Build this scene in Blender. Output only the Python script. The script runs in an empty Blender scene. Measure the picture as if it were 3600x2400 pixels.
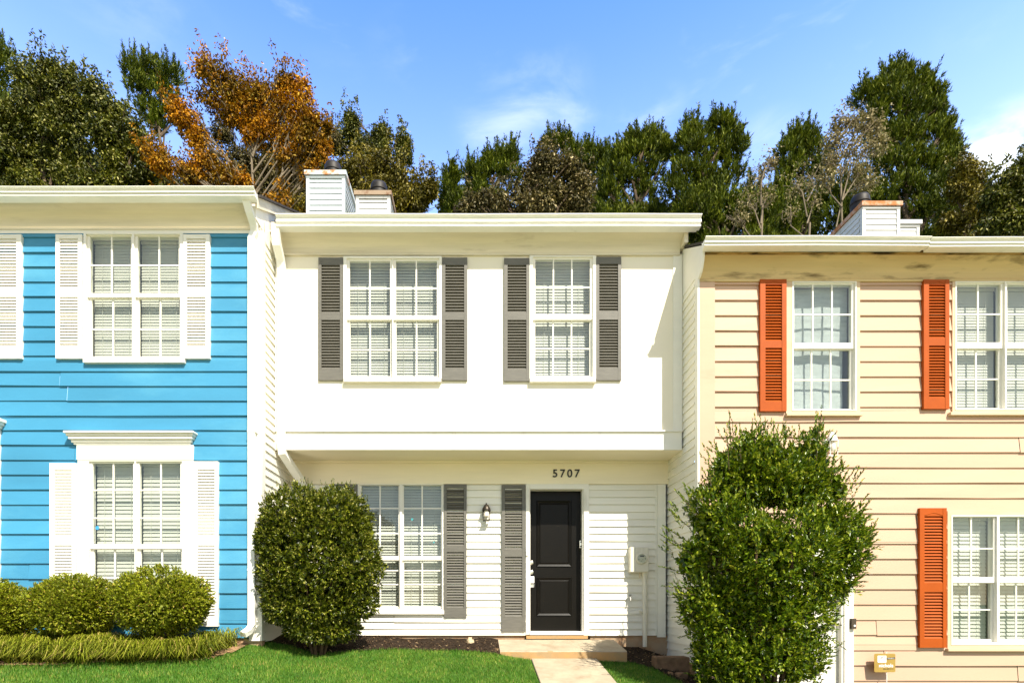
import bpy, bmesh, math, random
import numpy as np
from mathutils import Vector, Matrix
random.seed(7); RNG = np.random.default_rng(7)
R = math.radians
scene = bpy.context.scene
COL = scene.collection

# ------------------------------------------------------------------ camera / sky / sun / exposure
F = 1985.0; CX = 1680.0; HY = 2110.0; Z0 = 8.1; H = 1.8       # focal length and vanishing point measured in photo pixels (3600 wide)
cam = bpy.data.cameras.new('camera'); camo = bpy.data.objects.new('camera', cam); COL.objects.link(camo)
camo.location = (0, -Z0, H); camo.rotation_euler = (R(90), 0, 0)
cam.sensor_width = 36; cam.lens = F / 3600 * 36
cam.shift_x = (1800 - CX) / 3600; cam.shift_y = (HY - 1200) / 3600
cam.clip_end = 3000; cam.clip_start = 0.05
scene.camera = camo
SUN_EL, SUN_AZ = 47.3, 152.5
SKY_LOW = (3.1, 2.9, 2.95, 1); SKY_HIGH = (1.05, 1.66, 2.9, 1)
w = bpy.data.worlds.new('World'); scene.world = w; w.use_nodes = True
nt = w.node_tree; nt.nodes.clear()
def N(t, **k):
    n = nt.nodes.new(t)
    for a, b in k.items(): setattr(n, a, b)
    return n
out = N('ShaderNodeOutputWorld'); bg = N('ShaderNodeBackground'); sky = N('ShaderNodeTexSky', sky_type='NISHITA')
sky.sun_disc = False; sky.sun_elevation = R(SUN_EL); sky.sun_rotation = R(SUN_AZ)
sky.altitude = 200; sky.air_density = 1.0; sky.dust_density = 0.6; sky.ozone_density = 1.6
L = nt.links.new
tc = N('ShaderNodeTexCoord'); sep = N('ShaderNodeSeparateXYZ'); L(tc.outputs['Generated'], sep.inputs[0])
def MR(src, a, b, c, d):
    m_ = N('ShaderNodeMapRange', interpolation_type='SMOOTHSTEP'); L(src, m_.inputs[0])
    for k_, v_ in zip((1, 2, 3, 4), (a, b, c, d)): m_.inputs[k_].default_value = v_
    return m_.outputs[0]
def MATH(op, a, b):
    m_ = N('ShaderNodeMath', operation=op)
    for k_, v_ in enumerate((a, b)):
        if isinstance(v_, (int, float)): m_.inputs[k_].default_value = v_
        else: L(v_, m_.inputs[k_])
    return m_.outputs[0]
# the northern sky, away from the sun, is clear and luminous
north = MR(sep.outputs[1], -.15, .35, 0, 1)
tint = N('ShaderNodeMix', data_type='RGBA'); tint.inputs['A'].default_value = (1.15, 1.0, .86, 1); 
grad = N('ShaderNodeMix', data_type='RGBA'); grad.inputs['A'].default_value = SKY_LOW; grad.inputs['B'].default_value = SKY_HIGH
L(MR(sep.outputs[2], .46, .80, 0, 1), grad.inputs['Factor']); L(grad.outputs['Result'], tint.inputs['B'])
L(north, tint.inputs['Factor'])
mul = N('ShaderNodeMix', data_type='RGBA', blend_type='MULTIPLY'); mul.inputs['Factor'].default_value = 1
L(sky.outputs[0], mul.inputs['A']); L(tint.outputs['Result'], mul.inputs['B'])
mp = N('ShaderNodeMapping'); mp.inputs['Scale'].default_value = (1.6, 1.6, 4.2); mp.inputs['Rotation'].default_value = (0, R(14), 0)
nz = N('ShaderNodeTexNoise'); nz.inputs['Scale'].default_value = 3.4; nz.inputs['Detail'].default_value = 9; nz.inputs['Roughness'].default_value = .58; nz.inputs['Distortion'].default_value = .35
L(tc.outputs['Generated'], mp.inputs['Vector']); L(mp.outputs[0], nz.inputs['Vector'])
wisp = MR(nz.outputs[0], .44, .66, 0, 1)
tot = MATH('MULTIPLY', MR(nz.outputs[0], .60, .85, 0, 1), .35)
# a few soft cloud patches at fixed places in the sky
for (cx_, cy_, rad, amp) in ((1560, 190, .11, .42), (1690, 160, .07, .35), (1890, 320, .09, .60), (1760, 440, .08, .45), (2030, 405, .04, .5), (2250, 445, .07, .50), (2330, 360, .04, .35), (2700, 480, .06, .45), (3480, 600, .12, 1.5), (3600, 560, .14, 1.0), (3450, 640, .07, 1.6), (3520, 20, .07, .3), (480, 40, .12, .22), (1180, 330, .08, .2)):
    v_ = Vector(((cx_ - 1680) / 1985, 1, (2110 - cy_) / 1985)).normalized()
    vs_ = N('ShaderNodeVectorMath', operation='SUBTRACT'); L(tc.outputs['Generated'], vs_.inputs[0]); vs_.inputs[1].default_value = v_
    vm_ = N('ShaderNodeVectorMath', operation='MULTIPLY'); L(vs_.outputs[0], vm_.inputs[0]); vm_.inputs[1].default_value = (1, 1, 1.9)
    vl_ = N('ShaderNodeVectorMath', operation='LENGTH'); L(vm_.outputs[0], vl_.inputs[0])
    tot = MATH('ADD', tot, MATH('MULTIPLY', MATH('MULTIPLY', MR(vl_.outputs['Value'], rad, 0, 0, 1), wisp), amp * .48))
cl_ = N('ShaderNodeClamp'); L(tot, cl_.inputs[0])
mx = N('ShaderNodeMix', data_type='RGBA'); mx.inputs['B'].default_value = (7.4, 7.9, 8.4, 1)
L(cl_.outputs[0], mx.inputs['Factor']); L(mul.outputs['Result'], mx.inputs['A']); L(mx.outputs['Result'], bg.inputs[0]); L(bg.outputs[0], out.inputs[0])
bg.inputs[1].default_value = 0.12
sd = bpy.data.lights.new('sun', 'SUN'); sd.energy = 5.0; sd.angle = R(.5); sd.color = (1, .93, .80)
so = bpy.data.objects.new('sun', sd); COL.objects.link(so)
az = R(SUN_AZ); el = R(SUN_EL)
sv = Vector((math.sin(az) * math.cos(el), math.cos(az) * math.cos(el), math.sin(el)))
so.rotation_euler = sv.to_track_quat('Z', 'Y').to_euler(); so.location = (0, -20, 30)
scene.view_settings.view_transform = 'Standard'; scene.view_settings.look = 'None'; scene.view_settings.gamma = 1
scene.view_settings.exposure = 0.75

# ------------------------------------------------------------------ geometry helpers
def PX(px, Z): return (px - CX) / F * Z
def PZ(py, Z): return H + (HY - py) / F * Z
def PY(Z): return Z - Z0
def P(px, py, Z): return Vector((PX(px, Z), Z - Z0, PZ(py, Z)))
WO = {}
def tag(o, label=None, cat=None, group=None, kind=None):
    if label: o['label'] = label
    if cat: o['category'] = cat
    if group: o['group'] = group
    if kind: o['kind'] = kind
    return o
def empty(name, loc):
    o = bpy.data.objects.new(name, None); COL.objects.link(o); o.location = loc; o.empty_display_size = .2
    WO[o.name] = Vector(loc); return o
def link(name, me, parent, origin):
    o = bpy.data.objects.new(name, me); COL.objects.link(o)
    WO[o.name] = Vector(origin)
    if parent: o.parent = parent; o.location = Vector(origin) - WO[parent.name]
    else: o.location = origin
    return o
def np_mesh(name, V, Fc, mat, parent=None, smooth=False):
    V = np.asarray(V, dtype=np.float64); Fc = np.asarray(Fc, dtype=np.int32)
    org = np.array([(V[:, 0].min() + V[:, 0].max()) / 2, (V[:, 1].min() + V[:, 1].max()) / 2, V[:, 2].min()])
    me = bpy.data.meshes.new(name); n, k = Fc.shape
    me.vertices.add(len(V)); me.vertices.foreach_set('co', (V - org).astype(np.float32).ravel())
    me.loops.add(n * k); me.loops.foreach_set('vertex_index', Fc.ravel())
    me.polygons.add(n); me.polygons.foreach_set('loop_start', np.arange(0, n * k, k, dtype=np.int32))
    if smooth: me.polygons.foreach_set('use_smooth', np.ones(n, dtype=bool))
    me.update(calc_edges=True); me.materials.append(mat)
    return link(name, me, parent, org)
class MB:
    def __init__(s): s.v = []; s.f = []; s.sm = []
    def add(s, vs, fs, smooth=False):
        b = len(s.v); s.v += [tuple(v) for v in vs]
        for f in fs: s.f.append([b + i for i in f]); s.sm.append(smooth)
    def box(s, x0, x1, y0, y1, z0, z1):
        if x0 > x1: x0, x1 = x1, x0
        if y0 > y1: y0, y1 = y1, y0
        if z0 > z1: z0, z1 = z1, z0
        s.add([(x0, y0, z0), (x1, y0, z0), (x1, y1, z0), (x0, y1, z0), (x0, y0, z1), (x1, y0, z1), (x1, y1, z1), (x0, y1, z1)],
              [(0, 3, 2, 1), (4, 5, 6, 7), (0, 1, 5, 4), (1, 2, 6, 5), (2, 3, 7, 6), (3, 0, 4, 7)])
    def pbox(s, rect, Z, front, back=0.0):
        """box given by a rectangle measured on the facade plane at depth Z, standing front metres proud"""
        x0, y0, x1, y1 = rect
        s.box(PX(x0, Z), PX(x1, Z), PY(Z) - front, PY(Z) + back, PZ(y1, Z), PZ(y0, Z))
    def quad(s, a, b, c, d): s.add([a, b, c, d], [(0, 1, 2, 3)])
    def prism(s, prof, x0, x1):
        """closed profile [(y,z)...] extruded along x"""
        n = len(prof)
        s.add([(x0, y, z) for y, z in prof] + [(x1, y, z) for y, z in prof],
              [(i, (i + 1) % n, n + (i + 1) % n, n + i) for i in range(n)] + [tuple(range(n))[::-1], tuple(range(n, 2 * n))])
    def yprism(s, prof, y0, y1):
        n = len(prof)
        s.add([(x, y0, z) for x, z in prof] + [(x, y1, z) for x, z in prof],
              [(i, (i + 1) % n, n + (i + 1) % n, n + i) for i in range(n)] + [tuple(range(n))[::-1], tuple(range(n, 2 * n))])
    def limb(s, pts, r0, r1, n=7, cap=True):
        pts = [Vector(p) for p in pts]; m = len(pts); vs = []; fs = []
        ref = Vector((.31, .95, .05))
        for i, p in enumerate(pts):
            d = (pts[min(i + 1, m - 1)] - pts[max(i - 1, 0)]).normalized()
            u = d.cross(ref)
            if u.length < .1: u = d.cross(Vector((1, 0, 0)))
            u.normalize(); v = d.cross(u); r = r0 + (r1 - r0) * i / max(1, m - 1)
            for k in range(n):
                a = 2 * math.pi * k / n; vs.append(p + u * math.cos(a) * r + v * math.sin(a) * r)
        for i in range(m - 1):
            for k in range(n): fs.append((i * n + k, i * n + (k + 1) % n, (i + 1) * n + (k + 1) % n, (i + 1) * n + k))
        if cap: fs += [tuple(range(n)), tuple(range((m - 1) * n, m * n))[::-1]]
        s.add(vs, fs, True)
    def duct(s, pts, wx, dp):
        """rectangular pipe: wx wide along x, dp deep"""
        pts = [Vector(p) for p in pts]; m = len(pts); vs = []; fs = []
        for i, p in enumerate(pts):
            d = (pts[min(i + 1, m - 1)] - pts[max(i - 1, 0)]).normalized()
            v = d.cross(Vector((1, 0, 0))).normalized()
            u = v.cross(d).normalized()
            for a, b in ((-1, -1), (1, -1), (1, 1), (-1, 1)): vs.append(p + u * a * wx / 2 + v * b * dp / 2)
        for i in range(m - 1):
            for k in range(4): fs.append((i * 4 + k, i * 4 + (k + 1) % 4, i * 4 + 4 + (k + 1) % 4, i * 4 + 4 + k))
        fs += [(0, 1, 2, 3), (m * 4 - 1, m * 4 - 2, m * 4 - 3, m * 4 - 4)]
        s.add(vs, fs)
    def lathe(s, c, prof, n=24, axis='z'):
        """prof [(r,h)...] about axis through c"""
        c = Vector(c); vs = []; fs = []; m = len(prof)
        for r, h in prof:
            for k in range(n):
                a = 2 * math.pi * k / n
                if axis == 'z': vs.append(c + Vector((r * math.cos(a), r * math.sin(a), h)))
                else: vs.append(c + Vector((r * math.cos(a), -h, r * math.sin(a))))
        for i in range(m - 1):
            for k in range(n): fs.append((i * n + k, i * n + (k + 1) % n, (i + 1) * n + (k + 1) % n, (i + 1) * n + k))
        fs += [tuple(range(n)), tuple(range((m - 1) * n, m * n))[::-1]]
        s.add(vs, fs, True)
    def ring(s, outer, inner, Z, front, back=0.0):
        a0, b0, a1, b1 = outer; c0, d0, c1, d1 = inner
        s.pbox((a0, b0, a1, d0), Z, front, back); s.pbox((a0, d1, a1, b1), Z, front, back)
        s.pbox((a0, d0, c0, d1), Z, front, back); s.pbox((c1, d0, a1, d1), Z, front, back)
    def build(s, name, mat, parent=None, bevel=0):
        V = np.array(s.v); org = Vector(((V[:, 0].min() + V[:, 0].max()) / 2, (V[:, 1].min() + V[:, 1].max()) / 2, V[:, 2].min()))
        me = bpy.data.meshes.new(name); me.from_pydata([tuple(Vector(v) - org) for v in s.v], [], s.f)
        me.polygons.foreach_set('use_smooth', s.sm)
        bm = bmesh.new(); bm.from_mesh(me); bmesh.ops.recalc_face_normals(bm, faces=bm.faces); bm.to_mesh(me); bm.free()
        me.materials.append(mat); me.update()
        if any(s.sm):
            try: me.set_sharp_from_angle(angle=R(40))
            except Exception: pass
        o = link(name, me, parent, org)
        if bevel:
            b = o.modifiers.new('bevel', 'BEVEL'); b.width = bevel; b.segments = 1; b.limit_method = 'ANGLE'; b.angle_limit = R(50)
        return o

# ------------------------------------------------------------------ materials
def material(name, col, rough=.6, spec=.5, var=0.0, vscale=3.0, stretch=(1, 1, 1), bump=0.0, bscale=40, col2=None, metal=0.0, island=None, c2pos=(.45, .7)):
    m = bpy.data.materials.new(name); m.use_nodes = True; t = m.node_tree; b = t.nodes['Principled BSDF']
    b.inputs['Roughness'].default_value = rough; b.inputs['Specular IOR Level'].default_value = spec; b.inputs['Metallic'].default_value = metal
    c = (*col, 1)
    tcn = t.nodes.new('ShaderNodeTexCoord'); geo = t.nodes.new('ShaderNodeNewGeometry')
    vm = t.nodes.new('ShaderNodeVectorMath'); vm.operation = 'MULTIPLY'; vm.inputs[1].default_value = stretch
    t.links.new(geo.outputs['Position'], vm.inputs[0])
    if var or col2:
        n = t.nodes.new('ShaderNodeTexNoise'); n.inputs['Scale'].default_value = vscale; n.inputs['Detail'].default_value = 7; n.inputs['Roughness'].default_value = .6
        t.links.new(vm.outputs[0], n.inputs['Vector'])
        r = t.nodes.new('ShaderNodeValToRGB')
        if col2:
            r.color_ramp.elements[0].position, r.color_ramp.elements[1].position = c2pos
            r.color_ramp.elements[0].color = c; r.color_ramp.elements[1].color = (*col2, 1)
        else:
            r.color_ramp.elements[0].position = .3; r.color_ramp.elements[1].position = .7
            r.color_ramp.elements[0].color = tuple(x * (1 - var) for x in col) + (1,)
            r.color_ramp.elements[1].color = tuple(min(1, x * (1 + var)) for x in col) + (1,)
        t.links.new(n.outputs[0], r.inputs[0]); t.links.new(r.outputs[0], b.inputs['Base Color'])
    else: b.inputs['Base Color'].default_value = c
    if bump:
        n2 = t.nodes.new('ShaderNodeTexNoise'); n2.inputs['Scale'].default_value = bscale; n2.inputs['Detail'].default_value = 5
        t.links.new(vm.outputs[0], n2.inputs['Vector'])
        bp = t.nodes.new('ShaderNodeBump'); bp.inputs['Strength'].default_value = bump; bp.inputs['Distance'].default_value = .01
        t.links.new(n2.outputs[0], bp.inputs['Height']); t.links.new(bp.outputs[0], b.inputs['Normal'])
    return m
def board_variation(m, amt):
    t = m.node_tree; b = t.nodes['Principled BSDF']; lk = b.inputs['Base Color'].links[0]; src = lk.from_socket
    geo = t.nodes.new('ShaderNodeNewGeometry'); mr = t.nodes.new('ShaderNodeMapRange'); mr.inputs[3].default_value = 1 - amt; mr.inputs[4].default_value = 1 + amt * .5
    t.links.new(geo.outputs['Random Per Island'], mr.inputs[0])
    vm = t.nodes.new('ShaderNodeVectorMath'); vm.operation = 'SCALE'; t.links.new(src, vm.inputs[0]); t.links.new(mr.outputs[0], vm.inputs['Scale']); t.links.new(vm.outputs[0], b.inputs['Base Color'])
def streaks(m, dark, lo=.60, hi=.78, fac=.5, sc=(3.5, 3.5, .5), scale=2.2):
    """grime that has run down the paint"""
    t = m.node_tree; b = t.nodes['Principled BSDF']; src = b.inputs['Base Color'].links[0].from_socket
    geo = t.nodes.new('ShaderNodeNewGeometry'); vm = t.nodes.new('ShaderNodeVectorMath'); vm.operation = 'MULTIPLY'; vm.inputs[1].default_value = sc
    n = t.nodes.new('ShaderNodeTexNoise'); n.inputs['Scale'].default_value = scale; n.inputs['Detail'].default_value = 8; n.inputs['Roughness'].default_value = .65
    mr = t.nodes.new('ShaderNodeMapRange'); mr.inputs[1].default_value = lo; mr.inputs[2].default_value = hi; mr.inputs[4].default_value = fac
    mi = t.nodes.new('ShaderNodeMix'); mi.data_type = 'RGBA'; mi.inputs['B'].default_value = (*dark, 1)
    t.links.new(geo.outputs['Position'], vm.inputs[0]); t.links.new(vm.outputs[0], n.inputs['Vector']); t.links.new(n.outputs[0], mr.inputs[0]); t.links.new(mr.outputs[0], mi.inputs['Factor'])
    t.links.new(src, mi.inputs['A']); t.links.new(mi.outputs['Result'], b.inputs['Base Color'])
def leafmat(name, stops, rough=.4, trans=.25, spec=.5, noise=None):
    m = bpy.data.materials.new(name); m.use_nodes = True; t = m.node_tree; b = t.nodes['Principled BSDF']; o = t.nodes['Material Output']
    geo = t.nodes.new('ShaderNodeNewGeometry'); r = t.nodes.new('ShaderNodeValToRGB')
    e = r.color_ramp.elements
    while len(e) < len(stops): e.new(.5)
    for i, (p, c) in enumerate(stops): e[i].position = p; e[i].color = (*c, 1)
    t.links.new(geo.outputs['Random Per Island'], r.inputs[0])
    src = r.outputs[0]
    if noise:
        n = t.nodes.new('ShaderNodeTexNoise'); n.inputs['Scale'].default_value = noise[0]; n.inputs['Detail'].default_value = 3
        t.links.new(geo.outputs['Position'], n.inputs['Vector'])
        rr = t.nodes.new('ShaderNodeValToRGB'); rr.color_ramp.elements[0].position = .38; rr.color_ramp.elements[1].position = .62
        t.links.new(n.outputs[0], rr.inputs[0])
        mxx = t.nodes.new('ShaderNodeMix'); mxx.data_type = 'RGBA'; mxx.blend_type = 'MULTIPLY'; mxx.inputs['Factor'].default_value = 1
        cc = t.nodes.new('ShaderNodeMix'); cc.data_type = 'RGBA'; cc.inputs['A'].default_value = (*noise[1], 1); cc.inputs['B'].default_value = (*noise[2], 1)
        t.links.new(rr.outputs[0], cc.inputs['Factor']); t.links.new(src, mxx.inputs['A']); t.links.new(cc.outputs['Result'], mxx.inputs['B']); src = mxx.outputs['Result']
    t.links.new(src, b.inputs['Base Color']); b.inputs['Roughness'].default_value = rough; b.inputs['Specular IOR Level'].default_value = spec
    tr = t.nodes.new('ShaderNodeBsdfTranslucent'); mi = t.nodes.new('ShaderNodeMixShader'); mi.inputs[0].default_value = trans
    t.links.new(src, tr.inputs[0]); t.links.new(b.outputs[0], mi.inputs[1]); t.links.new(tr.outputs[0], mi.inputs[2]); t.links.new(mi.outputs[0], o.inputs[0])
    return m
M = {}
M['white'] = material('white painted wood', (.84, .81, .73), .55, .3, var=.035, vscale=2.2, stretch=(1, 1, 3), bump=.05, bscale=60)
M['vinyl'] = material('white vinyl siding', (.86, .83, .73), .45, .35, var=.04, vscale=1.5, stretch=(.5, 1, 4), bump=.04, bscale=25)
M['panel'] = material('white wall panel', (.84, .78, .64), .6, .25, var=.02, vscale=2)
M['cornice'] = material('aged white cornice paint', (.72, .65, .50), .65, .25, var=.13, vscale=1.6, stretch=(.35, 1, 6))  # base colour carries the shade under the eaves; the blotches are weathering
M['soffit'] = material('cream soffit paint', (.90, .81, .61), .7, .2, var=.07, vscale=1.2, stretch=(.5, 1, 4))  # warm ground bounce under the overhang is put into this brighter cream
M['gutter'] = material('white aluminium gutter', (.86, .85, .79), .35, .4, var=.04, vscale=3, stretch=(1, 1, 6))
M['blue'] = material('blue painted lap siding', (.052, .255, .43), .5, .35, var=.10, vscale=1.1, stretch=(.5, 1, 1.5), bump=.08, bscale=30)
M['yellow'] = material('yellow painted lap siding', (.58, .395, .275), .6, .3, var=.05, vscale=1.4, stretch=(.4, 1, 2), bump=.06, bscale=30)
M['yellowtrim'] = material('cream painted trim', (.64, .48, .31), .6, .3, var=.10, vscale=3, stretch=(1, 1, 5))
M['orange'] = material('orange shutter paint', (.38, .072, .005), .55, .2, var=.08, vscale=5)
M['taupe'] = material('weathered taupe shutter vinyl', (.135, .128, .108), .5, .4, var=.14, vscale=9, stretch=(1, 1, 6), bump=.05, bscale=60)
M['blackdoor'] = material('black door paint', (.0045, .0035, .0022), .42, .18, var=.15, vscale=6, bump=.06, bscale=45)
M['chrome'] = material('brushed nickel', (.75, .73, .68), .25, .5, metal=1.0)
M['bronze'] = material('dark bronze metal', (.05, .04, .03), .4, .5, metal=.6)
M['dark'] = material('dim interior', (.22, .20, .16), .9, .1)
M['slat'] = material('ivory blind slats', (.56, .55, .49), .5, .3)
M['sheer'] = material('pale curtain fabric', (.43, .46, .46), .9, .1, var=.14, vscale=6, stretch=(1, 1, 4))
M['shingle'] = material('dark asphalt shingles', (.06, .052, .045), .9, .2, var=.4, vscale=14, stretch=(1, 1, 3), bump=.4, bscale=30)
M['rust'] = material('rusty chimney cap', (.45, .16, .04), .7, .3, col2=(.62, .52, .42), vscale=6)
M['rustgrey'] = material('weathered rust stained cap', (.34, .25, .17), .7, .3, col2=(.20, .10, .05), vscale=7, c2pos=(.5, .65))
M['rustblue'] = material('pale cap with rust', (.62, .68, .68), .6, .3, col2=(.50, .22, .08), vscale=5, c2pos=(.52, .64))
M['flue'] = material('sooty flue metal', (.022, .019, .016), .55, .4, var=.4, vscale=8, metal=.3)
M['palechim'] = material('pale blue chimney siding', (.54, .60, .62), .55, .3, var=.05, vscale=2, stretch=(.5, 1, 4))
M['whitechim'] = material('white chimney siding', (.62, .62, .60), .55, .3, var=.05, vscale=2, stretch=(.5, 1, 4))
M['concrete'] = material('warm concrete', (.42, .35, .25), .85, .2, var=.16, vscale=5, bump=.25, bscale=70)
M['slabside'] = material('clay stained concrete', (.36, .25, .13), .9, .2, col2=(.52, .28, .10), vscale=3.2, bump=.35, bscale=60, c2pos=(.42, .66))
M['found'] = material('clay splashed foundation', (.42, .30, .19), .9, .2, col2=(.40, .19, .08), vscale=4, bump=.3, bscale=40)
M['soil'] = material('dark mulch soil', (.030, .020, .013), .95, .1, var=.5, vscale=25, bump=.8, bscale=60)
M['clay'] = material('pale red clay soil', (.36, .22, .12), .95, .1, var=.3, vscale=15, bump=.5, bscale=50)
M['road'] = material('pale concrete drive', (.52, .42, .28), .9, .2, var=.15, vscale=2, bump=.1)  # pale and warm so the unseen pavement bounces light onto the fronts
M['bark'] = material('grey brown bark', (.13, .095, .065), .9, .1, var=.35, vscale=6, stretch=(1, 1, .3), bump=.6, bscale=14)
M['palebark'] = material('pale smooth bark', (.20, .16, .11), .8, .2, var=.25, vscale=5, stretch=(1, 1, .5))
M['stem'] = material('shrub stems', (.09, .06, .035), .9, .1, var=.3, vscale=20)
M['pvc'] = material('aged cream plastic pipe', (.66, .53, .33), .45, .4, var=.08, vscale=12)
M['meter'] = material('painted meter steel', (.76, .72, .60), .45, .4, var=.05, vscale=6)
M['black'] = material('black enamel', (.012, .011, .010), .4, .4)
M['browndark'] = material('brown doorbell plastic', (.06, .045, .03), .5, .4)
M['brick'] = material('weathered landscape block', (.20, .12, .07), .9, .2, var=.3, vscale=12, bump=.4, bscale=50)
M['gold'] = material('metallic gold sign face', (.50, .34, .09), .35, .5, metal=.55, var=.05, vscale=8)
M['signwhite'] = material('sign white', (.82, .82, .80), .5, .3)
M['stickb'] = material('blue sticker', (.05, .32, .65), .5, .3)
M['stickt'] = material('turquoise sticker', (.03, .55, .60), .5, .3)
M['lamp_glass'] = material('frosted lamp glass', (.78, .72, .60), .35, .5)
# yellow house cornice: cream paint with black mould and rot
def rot_mat():
    m = material('mouldy cream cornice', (.60, .45, .22), .7, .25, var=.10, vscale=1.4, stretch=(.5, 1, 6))
    t = m.node_tree; b = t.nodes['Principled BSDF']; old = b.inputs['Base Color'].links[0].from_socket
    geo = t.nodes.new('ShaderNodeNewGeometry'); vm = t.nodes.new('ShaderNodeVectorMath'); vm.operation = 'MULTIPLY'; vm.inputs[1].default_value = (.9, 1, 4.5)
    n = t.nodes.new('ShaderNodeTexNoise'); n.inputs['Scale'].default_value = 1.7; n.inputs['Detail'].default_value = 6; n.inputs['Roughness'].default_value = .6
    r = t.nodes.new('ShaderNodeValToRGB'); r.color_ramp.elements[0].position = .54; r.color_ramp.elements[1].position = .72
    mi = t.nodes.new('ShaderNodeMix'); mi.data_type = 'RGBA'; mi.inputs['B'].default_value = (.13, .085, .03, 1)
    t.links.new(geo.outputs['Position'], vm.inputs[0]); t.links.new(vm.outputs[0], n.inputs['Vector']); t.links.new(n.outputs[0], r.inputs[0])
    t.links.new(r.outputs[0], mi.inputs['Factor']); t.links.new(old, mi.inputs['A']); t.links.new(mi.outputs['Result'], b.inputs['Base Color'])
    return m
M['rot'] = rot_mat()
M['rotdark'] = material('rotted fascia wood', (.035, .022, .010), .9, .1, col2=(.38, .24, .08), vscale=2.2, stretch=(1, 1, 8), c2pos=(.45, .6))
def glassmat():
    m = bpy.data.materials.new('window glass'); m.use_nodes = True; t = m.node_tree; o = t.nodes['Material Output']
    t.nodes.remove(t.nodes['Principled BSDF'])
    g = t.nodes.new('ShaderNodeBsdfGlossy'); g.inputs['Roughness'].default_value = .02; g.inputs[0].default_value = (.9, .95, .95, 1)
    tr = t.nodes.new('ShaderNodeBsdfTransparent'); tr.inputs[0].default_value = (.93, .95, .94, 1)
    geo = t.nodes.new('ShaderNodeNewGeometry'); dt = t.nodes.new('ShaderNodeVectorMath'); dt.operation = 'DOT_PRODUCT'
    t.links.new(geo.outputs['Normal'], dt.inputs[0]); t.links.new(geo.outputs['Incoming'], dt.inputs[1])
    def mth(op, a, b=0.0):
        n = t.nodes.new('ShaderNodeMath'); n.operation = op
        for k, v in enumerate((a, b)):
            if isinstance(v, (int, float)): n.inputs[k].default_value = v
            else: t.links.new(v, n.inputs[k])
        return n.outputs[0]
    fr = mth('ADD', mth('MULTIPLY', mth('POWER', mth('SUBTRACT', 1.0, mth('ABSOLUTE', dt.outputs['Value'])), 5.0), .9), .045)
    mi = t.nodes.new('ShaderNodeMixShader')
    t.links.new(fr, mi.inputs[0]); t.links.new(tr.outputs[0], mi.inputs[1]); t.links.new(g.outputs[0], mi.inputs[2]); t.links.new(mi.outputs[0], o.inputs[0])
    return m
M['glass'] = glassmat()
board_variation(M['blue'], .13); board_variation(M['yellow'], .07); board_variation(M['vinyl'], .05)
streaks(M['blue'], (.12, .38, .52), .50, .75, .55, (.6, .6, 1.2), .9)
streaks(M['yellow'], (.30, .20, .12), .62, .80, .35, (.5, .5, 2.5), 1.6)
streaks(M['white'], (.42, .37, .27), .60, .80, .45)
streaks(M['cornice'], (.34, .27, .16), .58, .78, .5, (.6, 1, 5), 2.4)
streaks(M['gutter'], (.34, .29, .21), .62, .80, .45, (1.5, 1, 3), 2.6)
streaks(M['palechim'], (.25, .24, .20), .55, .78, .6); streaks(M['whitechim'], (.25, .22, .17), .55, .78, .6)
streaks(M['concrete'], (.22, .14, .07), .52, .75, .6, (1.5, 1.5, 1.5), 2.2)
streaks(M['meter'], (.30, .25, .18), .58, .78, .5); streaks(M['pvc'], (.30, .22, .13), .58, .78, .5)
M['leaf_big'] = leafmat('glossy shrub leaves', [(0, (.020, .045, .002)), (.45, (.095, .165, .006)), (.82, (.22, .28, .010)), (1, (.44, .46, .04))], .30, .25, .4)
M['leaf_round'] = leafmat('round shrub leaves', [(0, (.022, .038, .002)), (.5, (.085, .115, .006)), (.85, (.23, .25, .015)), (1, (.46, .42, .10))], .34, .22, .4)
M['leaf_box'] = leafmat('boxwood leaves', [(0, (.07, .085, .004)), (.5, (.24, .30, .012)), (.92, (.47, .50, .04)), (1, (.46, .28, .08))], .45, .3, .3, noise=(2.2, (.75, .75, .7), (1.15, 1.1, 1.0)))
M['blade'] = leafmat('lawn blades', [(0, (.045, .13, .010)), (.5, (.095, .235, .022)), (.88, (.16, .31, .03)), (1, (.40, .34, .10))], .5, .25, .2, noise=(2.6, (.78, .86, .75), (1.35, 1.12, 1.2)))
M['liriope'] = leafmat('strappy border leaves', [(0, (.06, .08, .005)), (.5, (.19, .225, .012)), (.85, (.40, .42, .04)), (1, (.50, .36, .12))], .45, .25, .3)
M['chips'] = leafmat('mulch chips', [(0, (.022, .015, .009)), (.6, (.07, .045, .026)), (.9, (.24, .15, .08)), (1, (.55, .40, .22))], .9, 0, .1)
M['t_dark'] = leafmat('dark green tree leaves', [(0, (.028, .038, .002)), (.5, (.085, .10, .006)), (.85, (.21, .21, .02)), (1, (.48, .44, .16))], .5, .12, .25, noise=(1.1, (.55, .58, .6), (1.12, 1.1, 1.0)))
M['t_olive'] = leafmat('olive gold tree leaves', [(0, (.06, .05, .003)), (.5, (.15, .125, .008)), (.85, (.30, .24, .02)), (1, (.52, .42, .12))], .5, .12, .25, noise=(1.1, (.55, .58, .6), (1.12, 1.1, 1.0)))
M['t_brown'] = leafmat('brown olive tree leaves', [(0, (.04, .035, .008)), (.5, (.10, .085, .020)), (.8, (.20, .16, .05)), (1, (.55, .44, .24))], .5, .12, .25, noise=(1.1, (.55, .58, .6), (1.12, 1.1, 1.0)))
M['t_orange'] = leafmat('orange autumn leaves', [(0, (.09, .040, .004)), (.4, (.36, .155, .004)), (.85, (.66, .32, .008)), (1, (.74, .50, .06))], .55, .2, .15, noise=(.9, (.38, .45, .6), (1.1, 1.02, 1.0)))
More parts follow.
